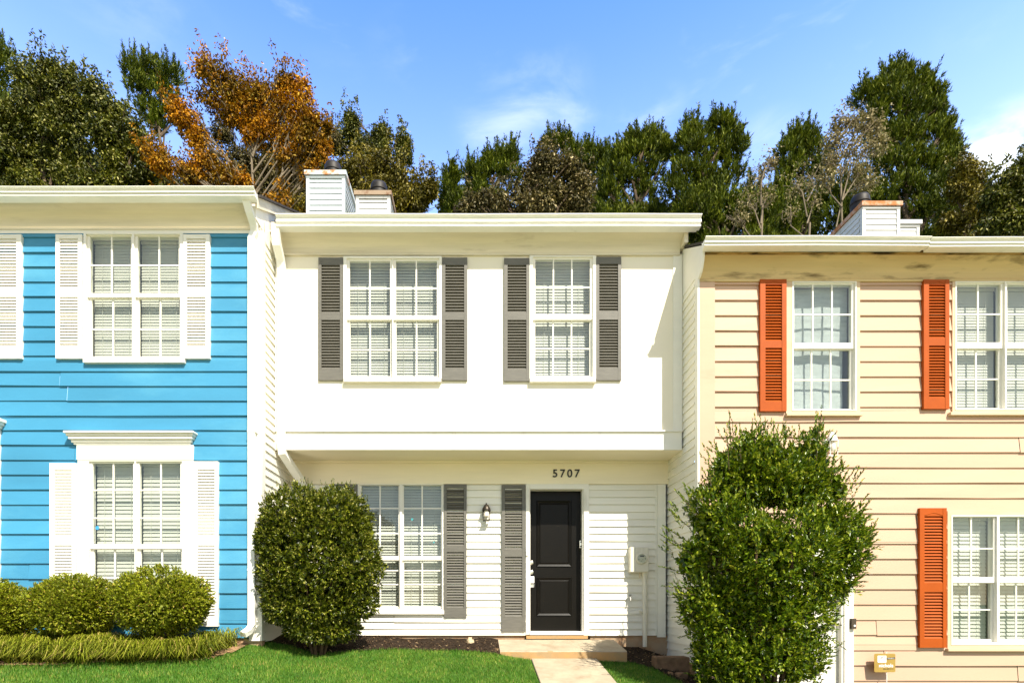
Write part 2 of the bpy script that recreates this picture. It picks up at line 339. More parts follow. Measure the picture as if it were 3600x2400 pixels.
M['t_pine'] = leafmat('pine needles', [(0, (.035, .055, .003)), (.5, (.09, .125, .007)), (.9, (.22, .25, .018)), (1, (.38, .40, .07))], .55, .12, .15, noise=(1.1, (.55, .58, .6), (1.12, 1.1, 1.0)))
M['t_tan'] = leafmat('sparse tan leaves', [(0, (.11, .095, .03)), (.6, (.24, .19, .07)), (1, (.60, .50, .28))], .55, .25, .2)

# ------------------------------------------------------------------ ground
KX = [-60, -9, -5, -2.9, -2.2, -1, .2, .7, 1.5, 2.3, 2.8, 3.5, 9, 30, 60]
KB = [-.25, -.30, -.35, -.39, -.50, -.545, -.56, -.66, -.67, -.68, -.85, -1.10, -1.35, -1.6, -1.7]
def gz(x, y):
    x = np.asarray(x, float); y = np.asarray(y, float)
    b = np.interp(x, KX, KB)
    d = np.clip(-y, 0, 5.5) + np.clip(-y - 5.5, 0, 6) * .35
    bump = .008 * np.sin(x * 3.1 + 1.3) * np.cos(y * 2.7) + .005 * np.sin(x * 7.7 + y * 5.1)
    return H + b - .15 * d + bump
def bed_edge(x):  # how far the planting bed of the white house comes forward (positive metres)
    return .74 + .05 * np.sin(x * 2.3 + .5) + .03 * np.sin(x * 6.1)
def is_bed(x, y):
    x = np.asarray(x, float); y = np.asarray(y, float); d = -y
    a = (x > -2.7) & (x < .30) & (d < bed_edge(x) + .18 * np.exp(-((x + 1.9) / .6) ** 2))
    rr = np.interp(d, [0, .75, 1.1, 1.6, 2.2, 3.2, 3.6], [1.9, 1.95, 2.2, 2.3, 2.5, 3.3, 6])
    b = (x > rr) & (d < 3.6)
    ex = (x + 6.7) / 3.85; ey = (d - 1.05) / (1.12 + .05 * np.sin(x * 2.1))
    c = (x < -2.4) & (ex ** 4 + ey ** 4 < 1)
    return a | b | c
def on_pave(x, y):
    x = np.asarray(x, float); d = -np.asarray(y, float)
    slab = (x > .27) & (x < 1.95) & (d < .80)
    wd = (x > .68) & (x < 1.56) & (d >= .78) & (d < 7)
    return slab | wd
gm = material('lawn soil', (.05, .13, .018), .95, .1, col2=(.10, .16, .03), vscale=6, bump=.5, bscale=40)
xs = np.unique(np.concatenate([np.linspace(-400, -60, 8), np.linspace(-60, -8, 20), np.linspace(-8, 10, 150), np.linspace(10, 60, 20), np.linspace(60, 400, 8)]))
ys = np.unique(np.concatenate([np.linspace(-400, -30, 10), np.linspace(-30, -9, 12), np.linspace(-9, 1, 90), np.linspace(1, 60, 14), np.linspace(60, 700, 10)]))
GX, GY = np.meshgrid(xs, ys); GZ = gz(GX, GY)
nx, ny = len(xs), len(ys)
idx = np.arange(nx * ny).reshape(ny, nx)
quads = np.stack([idx[:-1, :-1].ravel(), idx[:-1, 1:].ravel(), idx[1:, 1:].ravel(), idx[1:, :-1].ravel()], 1)
g = np_mesh('ground', np.stack([GX.ravel(), GY.ravel(), GZ.ravel()], 1), quads, gm, smooth=True); tag(g, 'sloping green lawn ground in front of the row of houses', 'ground', kind='structure')
def sheet(name, x0, x1, y0, y1, nxx, nyy, mask, mat, lift):
    a = np.linspace(x0, x1, nxx); b = np.linspace(y0, y1, nyy); A, B = np.meshgrid(a, b)
    V = np.stack([A.ravel(), B.ravel(), gz(A, B).ravel() + lift], 1); id2 = np.arange(nxx * nyy).reshape(nyy, nxx)
    q = np.stack([id2[:-1, :-1].ravel(), id2[:-1, 1:].ravel(), id2[1:, 1:].ravel(), id2[1:, :-1].ravel()], 1)
    cxm = V[q].mean(1); k = mask(cxm[:, 0], cxm[:, 1]); return np_mesh(name, V, q[k], mat, smooth=True)
o = sheet('planting_bed', -2.7, 6.5, -3.7, .02, 240, 110, lambda x, y: is_bed(x, y), M['soil'], .012); tag(o, 'dark mulched planting bed along the white and yellow houses', 'planting bed', kind='structure')
o = sheet('planting_bed', -10, -2.4, -2.4, -.98, 150, 50, lambda x, y: is_bed(x, y), M['clay'], .012); tag(o, 'bare clay planting bed under the low shrubs at the blue house', 'planting bed', kind='structure')
o = sheet('road', -40, 40, -26, -6.4, 60, 30, lambda x, y: x > -99, M['road'], .02); tag(o, 'pale concrete parking road in front of the lawn', 'road', kind='structure')  # out of view, added to throw warm light on soffits and shaded walls

# ------------------------------------------------------------------ facade builders
def siding(mb, P3, u0, u1, lips, v1, lip, openings=(), joints=0.0, rs=None, drop=0.0):
    """lap boards. P3(u,v,n) -> xyz. lips: ascending heights of board bottoms; openings: (u0,v0,u1,v1)"""
    rs = rs or random
    for i, z0 in enumerate(lips):
        z1 = lips[i + 1] if i + 1 < len(lips) else v1
        if z1 <= z0: continue
        cuts = sorted({z0, z1} | {o_[1] for o_ in openings if z0 < o_[1] < z1} | {o_[3] for o_ in openings if z0 < o_[3] < z1})
        js = []
        if joints and rs.random() < joints: js.append(u0 + (u1 - u0) * rs.uniform(.12, .88))
        for a, b in zip(cuts[:-1], cuts[1:]):
            segs = [(u0, u1)]
            for (o0, p0, o1, p1) in openings:
                if p0 < (a + b) / 2 < p1:
                    ns = []
                    for s0, s1 in segs:
                        if o1 <= s0 or o0 >= s1: ns.append((s0, s1)); continue
                        if s0 < o0: ns.append((s0, o0))
                        if o1 < s1: ns.append((o1, s1))
                    segs = ns
            fin = []
            for s0, s1 in segs:
                c = [j for j in js if s0 + .2 < j < s1 - .2]
                if c: fin += [(s0, c[0] - .003, 0), (c[0] + .003, s1, 1)]
                else: fin.append((s0, s1, 0))
            for s0, s1, k in fin:
                dn = .004 * k; dz = (-.006 if k else 0) if a == z0 else 0
                na = lip * (1 - (a - z0) / (z1 - z0)) + dn; nb = lip * (1 - (b - z0) / (z1 - z0)) + dn
                nseg = max(1, int((s1 - s0) / .8))
                us = [s0 + (s1 - s0) * q / nseg for q in range(nseg + 1)]
                wob = [rs.uniform(-.0035, .0035) if lip > .017 else rs.uniform(-.0015, .0015) for _ in us] if lip > .006 else [0] * len(us)
                vs = []
                for uu, wv in zip(us, wob):
                    vs += [P3(uu, a + dz + wv, -.012), P3(uu, a + dz + wv, na + wv), P3(uu, b, nb)]
                fs = []
                for q in range(nseg):
                    fs += [(q * 3, q * 3 + 3, q * 3 + 4, q * 3 + 1), (q * 3 + 1, q * 3 + 4, q * 3 + 5, q * 3 + 2)]
                mb.add(vs, fs)
def front(Z): return lambda u, v, n: (u, PY(Z) - n, v)
def lips_px(ya, sp, Z, y_top, y_bot, phase=0):
    """board bottoms at photo heights ya + k*sp on plane Z between y_bot and y_top"""
    k0 = math.floor((y_top - ya) / sp) - 1; k1 = math.ceil((y_bot - ya) / sp) + 1
    l = [ya + k * sp for k in range(k0, k1 + 1)]; l = [y for y in l if y_top + 4 < y < y_bot - 4]
    return sorted([PZ(y_bot, Z)] + [PZ(y, Z) for y in l])
def rect_w(r, Z): return (PX(r[0], Z), PZ(r[3], Z), PX(r[2], Z), PZ(r[1], Z))

def shutter(parent, Z, rect, lx, lys, mat, base=.0, arch=False, n_sp=.0385, thick=.032, label=None):
    mb = MB(); x0, y0, x1, y1 = rect
    st = base + thick
    edges = [y0] + [v for a in lys for v in a] + [y1]
    mb.pbox((x0, y0, lx[0], y1), Z, st, 0); mb.pbox((lx[1], y0, x1, y1), Z, st, 0)
    for k in range(0, len(edges), 2): mb.pbox((lx[0], edges[k], lx[1], edges[k + 1]), Z, st - .003, 0)
    X0, X1 = PX(lx[0], Z), PX(lx[1], Z); Yw = PY(Z)
    mb.quad((X0, Yw - base - .0015, PZ(y1, Z)), (X1, Yw - base - .0015, PZ(y1, Z)), (X1, Yw - base - .002, PZ(y0, Z)), (X0, Yw - base - .002, PZ(y0, Z)))
    for a, b in lys:
        za, zb = PZ(b, Z), PZ(a, Z); n = max(3, round((zb - za) / n_sp)); sp = (zb - za) / n
        for i in range(n):
            z = za + i * sp; f_ = Yw - base - thick + .003; bk = f_ + (.017 if mat is M['white'] else .025)
            jit = random.uniform(-.0006, .0006)
            mb.add([(X0, f_ + jit, z), (X1, f_ + jit, z), (X1, bk, z + sp * .80), (X0, bk, z + sp * .80), (X0, f_ + .004, z - .003), (X1, f_ + .004, z - .003), (X1, bk + .004, z + sp * .74), (X0, bk + .004, z + sp * .74)],
                   [(0, 1, 2, 3), (0, 4, 5, 1), (3, 2, 6, 7)])
    if arch:
        cxm = (lx[0] + lx[1]) / 2; hw = (lx[1] - lx[0]) / 2; ya = lys[0][0]
        pts = []
        for k in range(9):
            t = -1 + k / 4; pts.append((cxm + hw * t, ya - 4 - (7 * (math.cos(t * math.pi) + 1) / 2)))
        for (a, b), (c, d) in zip(pts[:-1], pts[1:]): mb.limb([(PX(a, Z), Yw - st + .002, PZ(b, Z)), (PX(c, Z), Yw - st + .002, PZ(d, Z))], .004, .004, 5)
    o = mb.build('shutter', mat, parent)
    if label: o['label'] = label
    return o

def window(parent, Z, outer, cols, top, bot, vms, hmT, hmB, fmat, casing=None, cmat=None, sill=None, smat=None, cover='blinds', sp=.0385, tilt=.5, ladders=True, proud=.03):
    Yw = PY(Z); ex = 9; gy0, gy1 = top[0], bot[1]
    holes = [(c[0] - ex, gy0 - 6, c[1] + ex, gy1 + 10) for c in cols]
    x0, y0, x1, y1 = outer
    holes[0] = (max(holes[0][0], x0 + 4),) + holes[0][1:]; holes[-1] = holes[-1][:2] + (min(holes[-1][2], x1 - 4),) + holes[-1][3:]
    hy0 = max(holes[0][1], y0 + 3); hy1 = min(holes[0][3], y1 - 3)
    fb = MB(); fb.pbox((x0, y0, x1, hy0), Z, proud, .10); fb.pbox((x0, hy1, x1, y1), Z, proud, .10)
    xs_ = [x0] + [v for h in holes for v in (h[0], h[2])] + [x1]
    if len(cols) == 2 and xs_[2] >= xs_[3] - 2:
        m_ = (cols[0][1] + cols[1][0]) / 2; xs_[2], xs_[3] = m_ - 4, m_ + 4
    for k in range(0, len(xs_), 2): fb.pbox((xs_[k], hy0, xs_[k + 1], hy1), Z, proud, .10)
    win = fb.build('window', fmat, parent)
    sb = MB(); gb = MB()
    for ci, c in enumerate(cols):
        hx0, hx1 = xs_[1 + 2 * ci], xs_[2 + 2 * ci]
        for (ga, gb_, rec, hms, hx) in ((top[0], top[1], .0, hmT, 0), (bot[0], bot[1], .028, hmB, 1)):
            oa = hy0 if ga == top[0] else top[1] + (bot[0] - top[1]) * .25
            ob = hy1 if ga == bot[0] else bot[0] - 2
            f0 = -rec + .004; b0 = rec + .024
            sb.ring((hx0, oa, hx1, ob), (c[0], ga, c[1], gb_), Z, f0, b0)
            for v in vms[ci]: sb.pbox((v - 2.3, ga, v + 2.3, gb_), Z, f0 - .006, b0 - .008)
            for hh in hms:
                vv = [c[0]] + [q for v in vms[ci] for q in (v - 2.3, v + 2.3)] + [c[1]]
                for k in range(0, len(vv), 2): sb.pbox((vv[k], hh - 2.3, vv[k + 1], hh + 2.3), Z, f0 - .007, b0 - .008)
            Yg = Yw + rec + .014
            gb.box(PX(c[0], Z) - .004, PX(c[1], Z) + .004, Yg, Yg + .003, PZ(gb_, Z) - .004, PZ(ga, Z) + .004)
    sb.build('sash', fmat, win); gb.build('glass', M['glass'], win)
    # covering
    bb = MB(); yb = Yw + .125
    for ci, c in enumerate(cols):
        hx0, hx1 = PX(xs_[1 + 2 * ci], Z) + .006, PX(xs_[2 + 2 * ci], Z) - .006; za, zb = PZ(hy1, Z), PZ(hy0, Z)
        if cover == 'blinds':
            bb.box(hx0, hx1, yb - .02, yb + .02, zb - .035, zb - .004)
            z = zb - .06; hw = sp * .60
            while z > za + .02:
                j = random.uniform(-.0015, .0015); a = tilt + random.uniform(-.03, .03)
                dy, dz = hw * math.cos(a), hw * math.sin(a)
                bb.add([(hx0, yb - dy, z - dz + j), (hx1, yb - dy, z - dz - j), (hx1, yb, z + .003), (hx0, yb, z + .003), (hx0, yb + dy, z + dz), (hx1, yb + dy, z + dz)], [(0, 1, 2, 3), (3, 2, 5, 4)])
                z -= sp
            bb.box(hx0, hx1, yb - .014, yb + .014, za + .004, za + .02)
            if ladders:
                for t in (.2, .8): bb.limb([(hx0 + (hx1 - hx0) * t, yb - hw, za), (hx0 + (hx1 - hx0) * t, yb - hw, zb)], .0022, .0022, 5)
        else:
            n, mm = 46, 30; vs = []; fs = []
            ph = random.uniform(0, 6)
            for i in range(mm + 1):
                for k in range(n + 1):
                    u = k / n; v = i / mm
                    d = .010 * math.sin(u * 4 + v * 6 * math.sin(ph) + ph) + .003 * math.sin(u * 17 - v * 9 * math.cos(ph) + ph * 2) + .0018 * math.sin(v * 48 + u * 3 + ph)
                    vs.append((hx0 + (hx1 - hx0) * (u * (1 if v > .5 else .93)), yb + d, za + (zb - za) * v))
            for i in range(mm):
                for k in range(n): fs.append((i * (n + 1) + k, i * (n + 1) + k + 1, (i + 1) * (n + 1) + k + 1, (i + 1) * (n + 1) + k))
            bb.add(vs, fs, True)
    bb.build('blinds' if cover == 'blinds' else 'curtain', M['slat'] if cover == 'blinds' else M['sheer'], win)
    # dim room behind
    rb = MB(); X0, X1, Za, Zb = PX(x0, Z), PX(x1, Z), PZ(y1, Z), PZ(y0, Z); ya, yc = Yw + .104, Yw + .75
    rb.add([(X0, ya, Za), (X1, ya, Za), (X1, yc, Za), (X0, yc, Za), (X0, ya, Zb), (X1, ya, Zb), (X1, yc, Zb), (X0, yc, Zb)],
           [(0, 1, 2, 3), (4, 5, 6, 7), (1, 2, 6, 5), (2, 3, 7, 6), (3, 0, 4, 7)])
    rb.build('interior', M['dark'], win)
    if casing:
        cb = MB(); cb.ring(casing, outer, Z, proud - .006, 0); cb.build('casing', cmat, win)
    if sill:
        s_ = MB(); s_.pbox(sill, Z, proud + .03, 0); s_.build('sill', smat or fmat, win, bevel=.004)
    return win

def cornice(parent, Z, x0, x1, z_wall, z_fascia, out, mat, drop=.04):
    """cove moulding from the wall out to the fascia, with a bead at its foot"""
    Y = PY(Z); prof = [(Y + .01, z_wall)]; n = 8
    prof = [(Y - .012, z_wall)]
    for k in range(n + 1):
        t = k / n * math.pi / 2
        prof.append((Y - .02 - (out - .02) * (1 - math.cos(t)), z_wall + .015 + (z_fascia - z_wall - .015) * math.sin(t)))
    prof += [(Y - out, z_fascia + .02), (Y + .01, z_fascia + .02), (Y + .01, z_wall)]
    mb = MB(); mb.prism(prof, x0, x1)
    mb.box(x0, x1, Y - .03, Y, z_wall - .03, z_wall - .002)
    return mb.build('cornice', mat, parent)
def gutter(parent, Z, x0, x1, out, z0, z1, label=None, tilt=0):
    Y = PY(Z) - out - .038; h = z1 - z0
    p = [(Y - .001, z0), (Y - .072, z0), (Y - .082, z0 + h * .05), (Y - .084, z0 + h * .16), (Y - .070, z0 + h * .20), (Y - .072, z0 + h * .30), (Y - .100, z0 + h * .38), (Y - .094, z0 + h * .55), (Y - .084, z0 + h * .76),
         (Y - .088, z0 + h * .80), (Y - .120, z0 + h * .90), (Y - .124, z0 + h * .93), (Y - .124, z1), (Y - .110, z1), (Y - .108, z1 - .012), (Y - .02, z1 - .03), (Y - .001, z1 - .012)]
    mb = MB(); n = len(p)
    mb.box(x0 + .02, x1 - .02, Y - .002, Y + .040, z0 + .004, z1 - .02)
    k = max(1, int((x1 - x0) / .9))
    for q in range(k):
        a = x0 + (x1 - x0) * q / k; b = x0 + (x1 - x0) * (q + 1) / k
        ta, tb = tilt * math.sin(q * 1.7) * .006, tilt * math.sin((q + 1) * 1.7) * .006
        mb.add([(a, y, z + ta) for y, z in p] + [(b, y, z + tb) for y, z in p], [(i, (i + 1) % n, n + (i + 1) % n, n + i) for i in range(n)])
        if q == 0: mb.add([(a, y, z + ta) for y, z in p], [tuple(range(n))])
        if q == k - 1: mb.add([(b, y, z + tb) for y, z in p], [tuple(range(n))])
    return mb.build('gutter', M['gutter'], parent)
PITCH = .55; RIDGE_Z = 11.9
def roof(parent, Z, x0, x1, out, z_eave, wall_x=None):
    y0 = PY(Z) - out - .02; yr = PY(RIDGE_Z); zr = z_eave + PITCH * (yr - y0); y1 = 2 * yr - y0
    mb = MB(); th = .03
    mb.prism([(y0, z_eave), (yr, zr), (y1, z_eave), (y1, z_eave - th), (yr, zr - th), (y0, z_eave - th)], x0, x1)
    return mb.build('roof', M['shingle'], parent), (y0, yr, y1, zr)
def chimney(parent, px0, px1, ytop, Z, depth, zbase, smat, cmat, capmat, flue=True, capover=6, sp=.115):
    X0, X1 = PX(px0, Z), PX(px1, Z); zt = PZ(ytop, Z); y0 = PY(Z); y1 = y0 + depth
    caph = .085
    body = MB(); lips = []
    z = zt - caph - .06 - .07
    while z > zbase: lips.append(z); z -= sp
    lips = sorted(lips) or [zbase]; top = zt - caph - .05; tw = .06
    siding(body, lambda u, v, n: (u, y0 - n, v), X0 + tw, X1 - tw, [zbase] + lips, top, .014)
    siding(body, lambda u, v, n: (X1 + n, u, v), y0 + tw, y1 - tw, [zbase] + lips, top, .014)
    siding(body, lambda u, v, n: (X0 - n, u, v), y0 + tw, y1 - tw, [zbase] + lips, top, .014)
    body.quad((X0, y1, zbase), (X1, y1, zbase), (X1, y1, top), (X0, y1, top))
    ch = body.build('chimney', smat, parent)
    tr = MB()
    for (a, b) in ((X0 - .004, X0 + tw), (X1 - tw, X1 + .004)):
        tr.box(a, b, y0 - .022, y0 + tw, zbase, top); tr.box(a, b, y1 - tw, y1 + .01, zbase, top)
    tr.box(X0 - .004, X1 + .004, y0 - .03, y1 + .02, top, zt - caph)
    tr.build('corner_trim', cmat, ch)
    cp = MB(); cp.box(X0 - .035, X1 + .035, y0 - .06, y1 + .05, zt - caph, zt); cp.build('cap', capmat, ch)
    if flue:
        fl = MB(); r = .18; cxm = (X0 + X1) / 2 + (.05 if X1 < 0 else -.12); cym = y0 + depth * .4
        fl.lathe((cxm, cym, zt), [(r * .7, 0), (r * .7, .06), (r * 1.05, .06), (r * 1.1, .075), (r, .085), (r, .26), (r * 1.08, .265), (r * 1.08, .285), (r, .29), (r * .98, .38), (r * .85, .43), (r * .55, .46), (r * .1, .47)], 24)
        fl.build('flue', M['flue'], ch)
    return ch

XL, XR = -2.70, 2.73
ZW, ZU, ZB, ZY = 8.1, 7.5, 7.05, 7.0
# ================================================================== BLUE HOUSE
blue = empty('townhouse', (-6.5, PY(ZB), float(gz(-6.5, -1.05))))
tag(blue, 'bright blue two-storey townhouse with white louvred shutters, at the left', 'house', 'attached townhouses in the row')
BX0 = -11.0
win_bu = (300, 826, 648, 1268); win_bl = (279, 1619, 684, 2180); door_b = (-330, 1500, 6, 2240)
ops = [rect_w(r, ZB) for r in ((300, 826, 648, 1268), (279, 1619, 684, 2180), (-260, 1470, -40, 2260), (-640, 826, -300, 1268))]
sb = MB(); siding(sb, front(ZB), BX0, PX(878, ZB), lips_px(888, 52.02, ZB, 800, 2241), PZ(800, ZB), .020, ops, joints=.7, rs=random.Random(3))
sb.build('siding', M['blue'], blue)
zt_b = PZ(805, ZB)
# body: side wall, back wall
yb0, yb1 = PY(ZB), PY(16.6)
sh = MB(); sh.box(BX0, BX0 + .1, yb0 + .03, yb1, H - .9, zt_b); sh.box(BX0, XL - .02, yb1 - .1, yb1, H - .9, zt_b)
sh.build('wall', M['vinyl'], blue)
# white vinyl party wall facing the white house
sv_ = MB(); lipw = [H - .62 + .105 * k for k in range(0, 60) if H - .62 + .105 * k < zt_b + .08]
siding(sv_, lambda u, v, n: (XL + n, u, v), yb0 + .09, PY(ZW) + .02, [H - .62 + .105 * k for k in range(1, 60) if H - .62 + .105 * k < zt_b - .1], PZ(760, ZB), .016)
sv_.build('side_siding', M['vinyl'], blue)
gb_ = MB(); rz = lambda y: PZ(700, ZB) - .0 + PITCH * (y - (yb0 - .3))
roof_b, (ry0, ryr, ry1, rzr) = roof(blue, ZB, BX0 - .1, XL + .06, .18, PZ(653, 6.66) + .03)
ze = PZ(653, 6.66) - .02
gb_.add([(XL - .004, yb0 - .17, PZ(800, ZB)), (XL - .004, yb1, PZ(800, ZB)), (XL - .004, ry1 - .1, ze), (XL - .004, ryr, rzr - .06), (XL - .004, yb0 - .17, ze + .02),
         (XL - .08, yb0 - .17, PZ(800, ZB)), (XL - .08, yb1, PZ(800, ZB)), (XL - .08, ry1 - .1, ze), (XL - .08, ryr, rzr - .06), (XL - .08, yb0 - .17, ze + .02)],
        [(0, 1, 2, 3, 4), (5, 9, 8, 7, 6), (0, 4, 9, 5), (0, 5, 6, 1), (1, 6, 7, 2)])
gb_.box(XL - .08, XL - .004, yb0 + .5, yb1, H - .9, PZ(800, ZB) - .001)
gb_.build('gable_wall', M['white'], blue)
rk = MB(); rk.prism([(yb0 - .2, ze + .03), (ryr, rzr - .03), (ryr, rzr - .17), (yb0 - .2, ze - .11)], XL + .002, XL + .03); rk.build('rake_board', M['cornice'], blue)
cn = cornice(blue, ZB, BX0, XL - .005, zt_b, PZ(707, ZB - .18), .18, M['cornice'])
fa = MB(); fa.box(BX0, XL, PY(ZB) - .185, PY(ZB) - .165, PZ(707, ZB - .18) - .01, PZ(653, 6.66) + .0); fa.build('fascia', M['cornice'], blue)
gutter(blue, ZB, BX0, PX(905, 6.78), .225, PZ(688, 6.70), PZ(653, 6.66), tilt=.4)
fr = MB(); fr.box(BX0, PX(878, ZB), yb0 - .022, yb0, PZ(824, ZB), zt_b - .031); fr.build('frieze_board', M['white'], blue)
cbd = MB(); cbd.box(PX(878, ZB) + .001, XL + .014, yb0 - .024, yb0 + .02, H - .50, zt_b - .031); cbd.box(XL, XL + .014, yb0 + .021, yb0 + .089, H - .50, zt_b); cbd.build('corner_board', M['white'], blue)
fo = MB(); fo.box(BX0, XL, yb0 + .012, yb0 + .1, H - 1.4, PZ(2246, ZB)); fo.box(XL - .08, XL - .002, yb0 + .11, yb1, H - 1.4, H - .62); fo.build('foundation', M['found'], blue)
ds = MB(); xd = PX(893, ZB) 
ds.duct([P(866, 690, 6.80), P(868, 712, 6.80), P(878, 745, 6.85), P(893, 790, 6.95), P(895, 815, 6.99), (xd, yb0 - .062, PZ(850, ZB)), (xd, yb0 - .062, PZ(1400, ZB)), (xd, yb0 - .062, PZ(2195, ZB)), (xd - .02, yb0 - .10, PZ(2213, ZB)), (xd - .06, yb0 - .19, PZ(2226, ZB) )], .085, .062)
for yy in (1520, 2000): ds.pbox((880, yy, 910, yy + 6), ZB, .098, 0)
ds.build('downspout', M['gutter'], blue)
window(blue, ZB, (300, 826, 648, 1264), [(317, 461), (485, 629)], (832, 1031), (1047, 1250), [[392], [559]], [932], [1153], M['white'], sill=(303, 1264, 656, 1281), cover='blinds', sp=.0375, tilt=1.32, proud=.035)
window(blue, ZB, (279, 1619, 684, 2170), [(326, 469), (491, 635)], (1628, 1912), (1930, 2150), [[398], [565]], [1722, 1820], [2030], M['white'], sill=(275, 2170, 688, 2186), cover='blinds', sp=.049, tilt=1.25, proud=.03)
window(blue, ZB, (-640, 826, -300, 1264), [(-620, -480), (-456, -316)], (832, 1031), (1047, 1250), [[-550], [-386]], [932], [1153], M['white'], sill=(-644, 1264, -294, 1281), sp=.0375, tilt=1.3)
ped = MB(); Yp = PY(ZB); 
def pediment(mb, x0, x1, y0, y1, face):
    zt, zb_ = PZ(y0, ZB), PZ(y1, ZB); h = zt - zb_
    ins = .085
    for k, (a, b, d) in enumerate(((0, .18, .125), (.18, .38, .10), (.38, .62, .085), (.62, .85, .06), (.85, 1.0, .045))):
        q = ins * a
        mb.box(PX(x0, ZB) + q, PX(x1, ZB) - q, Yp - d, Yp, zt - h * b, zt - h * a)
    mb.pbox(face, ZB, .036, 0)
pediment(ped, 246, 696, 1523, 1565, (275, 1565.5, 684, 1618.5)); ped.build('window_pediment', M['white'], blue, bevel=.006)
shutter(blue, ZB, (-8, 832, 85, 1265), (1, 68), [(846, 1020), (1050, 1224)], M['white'], .016, True)
shutter(blue, ZB, (205, 832, 297, 1265), (218, 283), [(846, 1020), (1050, 1224)], M['white'], .016, True)
shutter(blue, ZB, (651, 832, 743, 1265), (663, 729), [(846, 1020), (1050, 1224)], M['white'], .016, True)
shutter(blue, ZB, (184, 1630, 276, 2200), (200, 262), [(1654, 1885), (1917, 2170)], M['white'], .016, True, n_sp=.0375)
shutter(blue, ZB, (689, 1624, 772, 2200), (700, 761), [(1652, 1885), (1917, 2170)], M['white'], .016, True, n_sp=.0375)
# entrance of the blue house, only its right edge is in the picture
db = MB(); db.pbox((-300, 1470, 6, 1535), ZB, .04, 0); db.pbox((-30, 1535, 6, 2045), ZB, .045, 0); db.pbox((-34, 2045, 14, 2235), ZB, .06, 0); db.pbox((-300, 1535, -255, 2235), ZB, .045, 0)
dd = db.build('door_surround', M['white'], blue)
pb = MB(); Yp = PY(ZB)
for k, (a, d) in enumerate(((0, .125), (.25, .10), (.5, .08), (.75, .055))): pb.box(PX(-330, ZB) + a * .09, PX(25, ZB) - a * .09, Yp - d, Yp, PZ(1478, ZB) - .148 * (a + .25), PZ(1478, ZB) - .148 * a)
pb.build('door_pediment', M['white'], blue)
dr = MB(); dr.pbox((-256, 1535, -30, 2235), ZB, -.03, .08); dr.build('door', M['orange'], blue)
chimney(roof_b, 1078, 1213, 605, 11.5, .95, rzr - 1.2, M['palechim'], M['palechim'], M['rustblue'])
st = MB(); st.lathe((PX(340, ZB), PY(ZB) + .012, PZ(1854, ZB)), [(.024, 0), (.024, .001)], 20, 'y'); so_ = st.build('sticker', M['stickb'], None)
tag(so_, 'small round blue sticker on the lower window pane of the blue house', 'sticker')
st2 = MB(); st2.lathe((0, 0, 0), [(.013, 0), (.013, .0006)], 16, 'y')

# ================================================================== WHITE HOUSE
white = empty('townhouse', (0, 0, float(gz(0, 0))))
tag(white, 'white two-storey townhouse with taupe shutters and black door, in the middle', 'house', 'attached townhouses in the row')
zt_w = PZ(893, ZU); z_sof = PZ(1582, ZU); z_band = PZ(1518, ZU)
up = MB()
opu = [rect_w((1209, 903, 1553.6, 1337), ZU), rect_w((1861, 903, 2094, 1342), ZU)]
siding(up, front(ZU), XL + .002, XR - .002, [z_band], zt_w, 0.0, opu); up.build('wall_panel', M['panel'], white)
bd = MB(); bd.box(XL + .002, XR - .03, PY(ZU) - .026, PY(ZU), z_sof, z_band - .004); bd.box(XL + .002, XR - .03, PY(ZU) - .052, PY(ZU), z_band - .006, z_band + .012); bd.build('drip_band', M['white'], white)
for rc_, pr_ in (((2366, 899, 2397, 1517), .012), ((968, 930, 1006, 1517), .016)):
    cb = MB(); cb.pbox(rc_, ZU, pr_, 0); cb.build('corner_board', M['white'], white)
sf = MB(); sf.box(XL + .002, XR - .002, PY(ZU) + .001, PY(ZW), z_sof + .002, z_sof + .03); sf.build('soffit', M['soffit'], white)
zl_top = PZ(1702, ZW)
lo = MB()
opl = [rect_w((1259, 1704, 1559, 2145), ZW), rect_w((1850, 1700, 2068, 2232), ZW)]
siding(lo, front(ZW), XL + .002, PX(2308, ZW), lips_px(1824.5, 25.65, ZW, 1700, 2232), zl_top, .020, opl, joints=.12, rs=random.Random(5)); lo.build('siding', M['vinyl'], white)
fz = MB(); fz.box(XL + .002, XR - .002, PY(ZW) - .02, PY(ZW), PZ(1687, ZW), z_sof); fz.box(XL + .002, XR - .002, PY(ZW) - .034, PY(ZW), zl_top, PZ(1687, ZW) - .001); fz.box(XL + .002, XR - .002, PY(ZW) - .045, PY(ZW), z_sof - .03, z_sof + .001)
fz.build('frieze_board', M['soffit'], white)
cb2 = MB(); cb2.pbox((2309, 1703, 2338, 2238), ZW, .03, 0); cb2.pbox((2302, 1703, 2308.5, 2230), ZW, .018, 0); cb2.build('corner_board', M['vinyl'], white)
fo = MB(); fo.box(XL, PX(1846, ZW), .012, .15, H - 1.3, PZ(2233, ZW)); fo.box(PX(2075, ZW), XR, .012, .15, H - 1.3, PZ(2233, ZW)); fo.build('foundation', M['found'], white)
bk = MB(); bk.box(XL, XR, PY(16.5), PY(16.6), H - 1.2, zt_w); bk.build('wall', M['vinyl'], white)
ze_w = PZ(750, 7.152)
roof_w, (wy0, wyr, wy1, wzr) = roof(white, ZU, XL + .07, XR + .05, .18, ze_w + .03)
gw = MB(); gw.add([(XR - .01, PY(ZU) - .17, H - .8), (XR - .01, PY(16.6), H - .8), (XR - .01, PY(16.6), zt_w + .1), (XR - .01, wyr, wzr - .06), (XR - .01, PY(ZU) - .17, zt_w + .1),
                   (XR - .001, PY(ZU) - .17, H - .8)], [(0, 1, 2, 3, 4)])
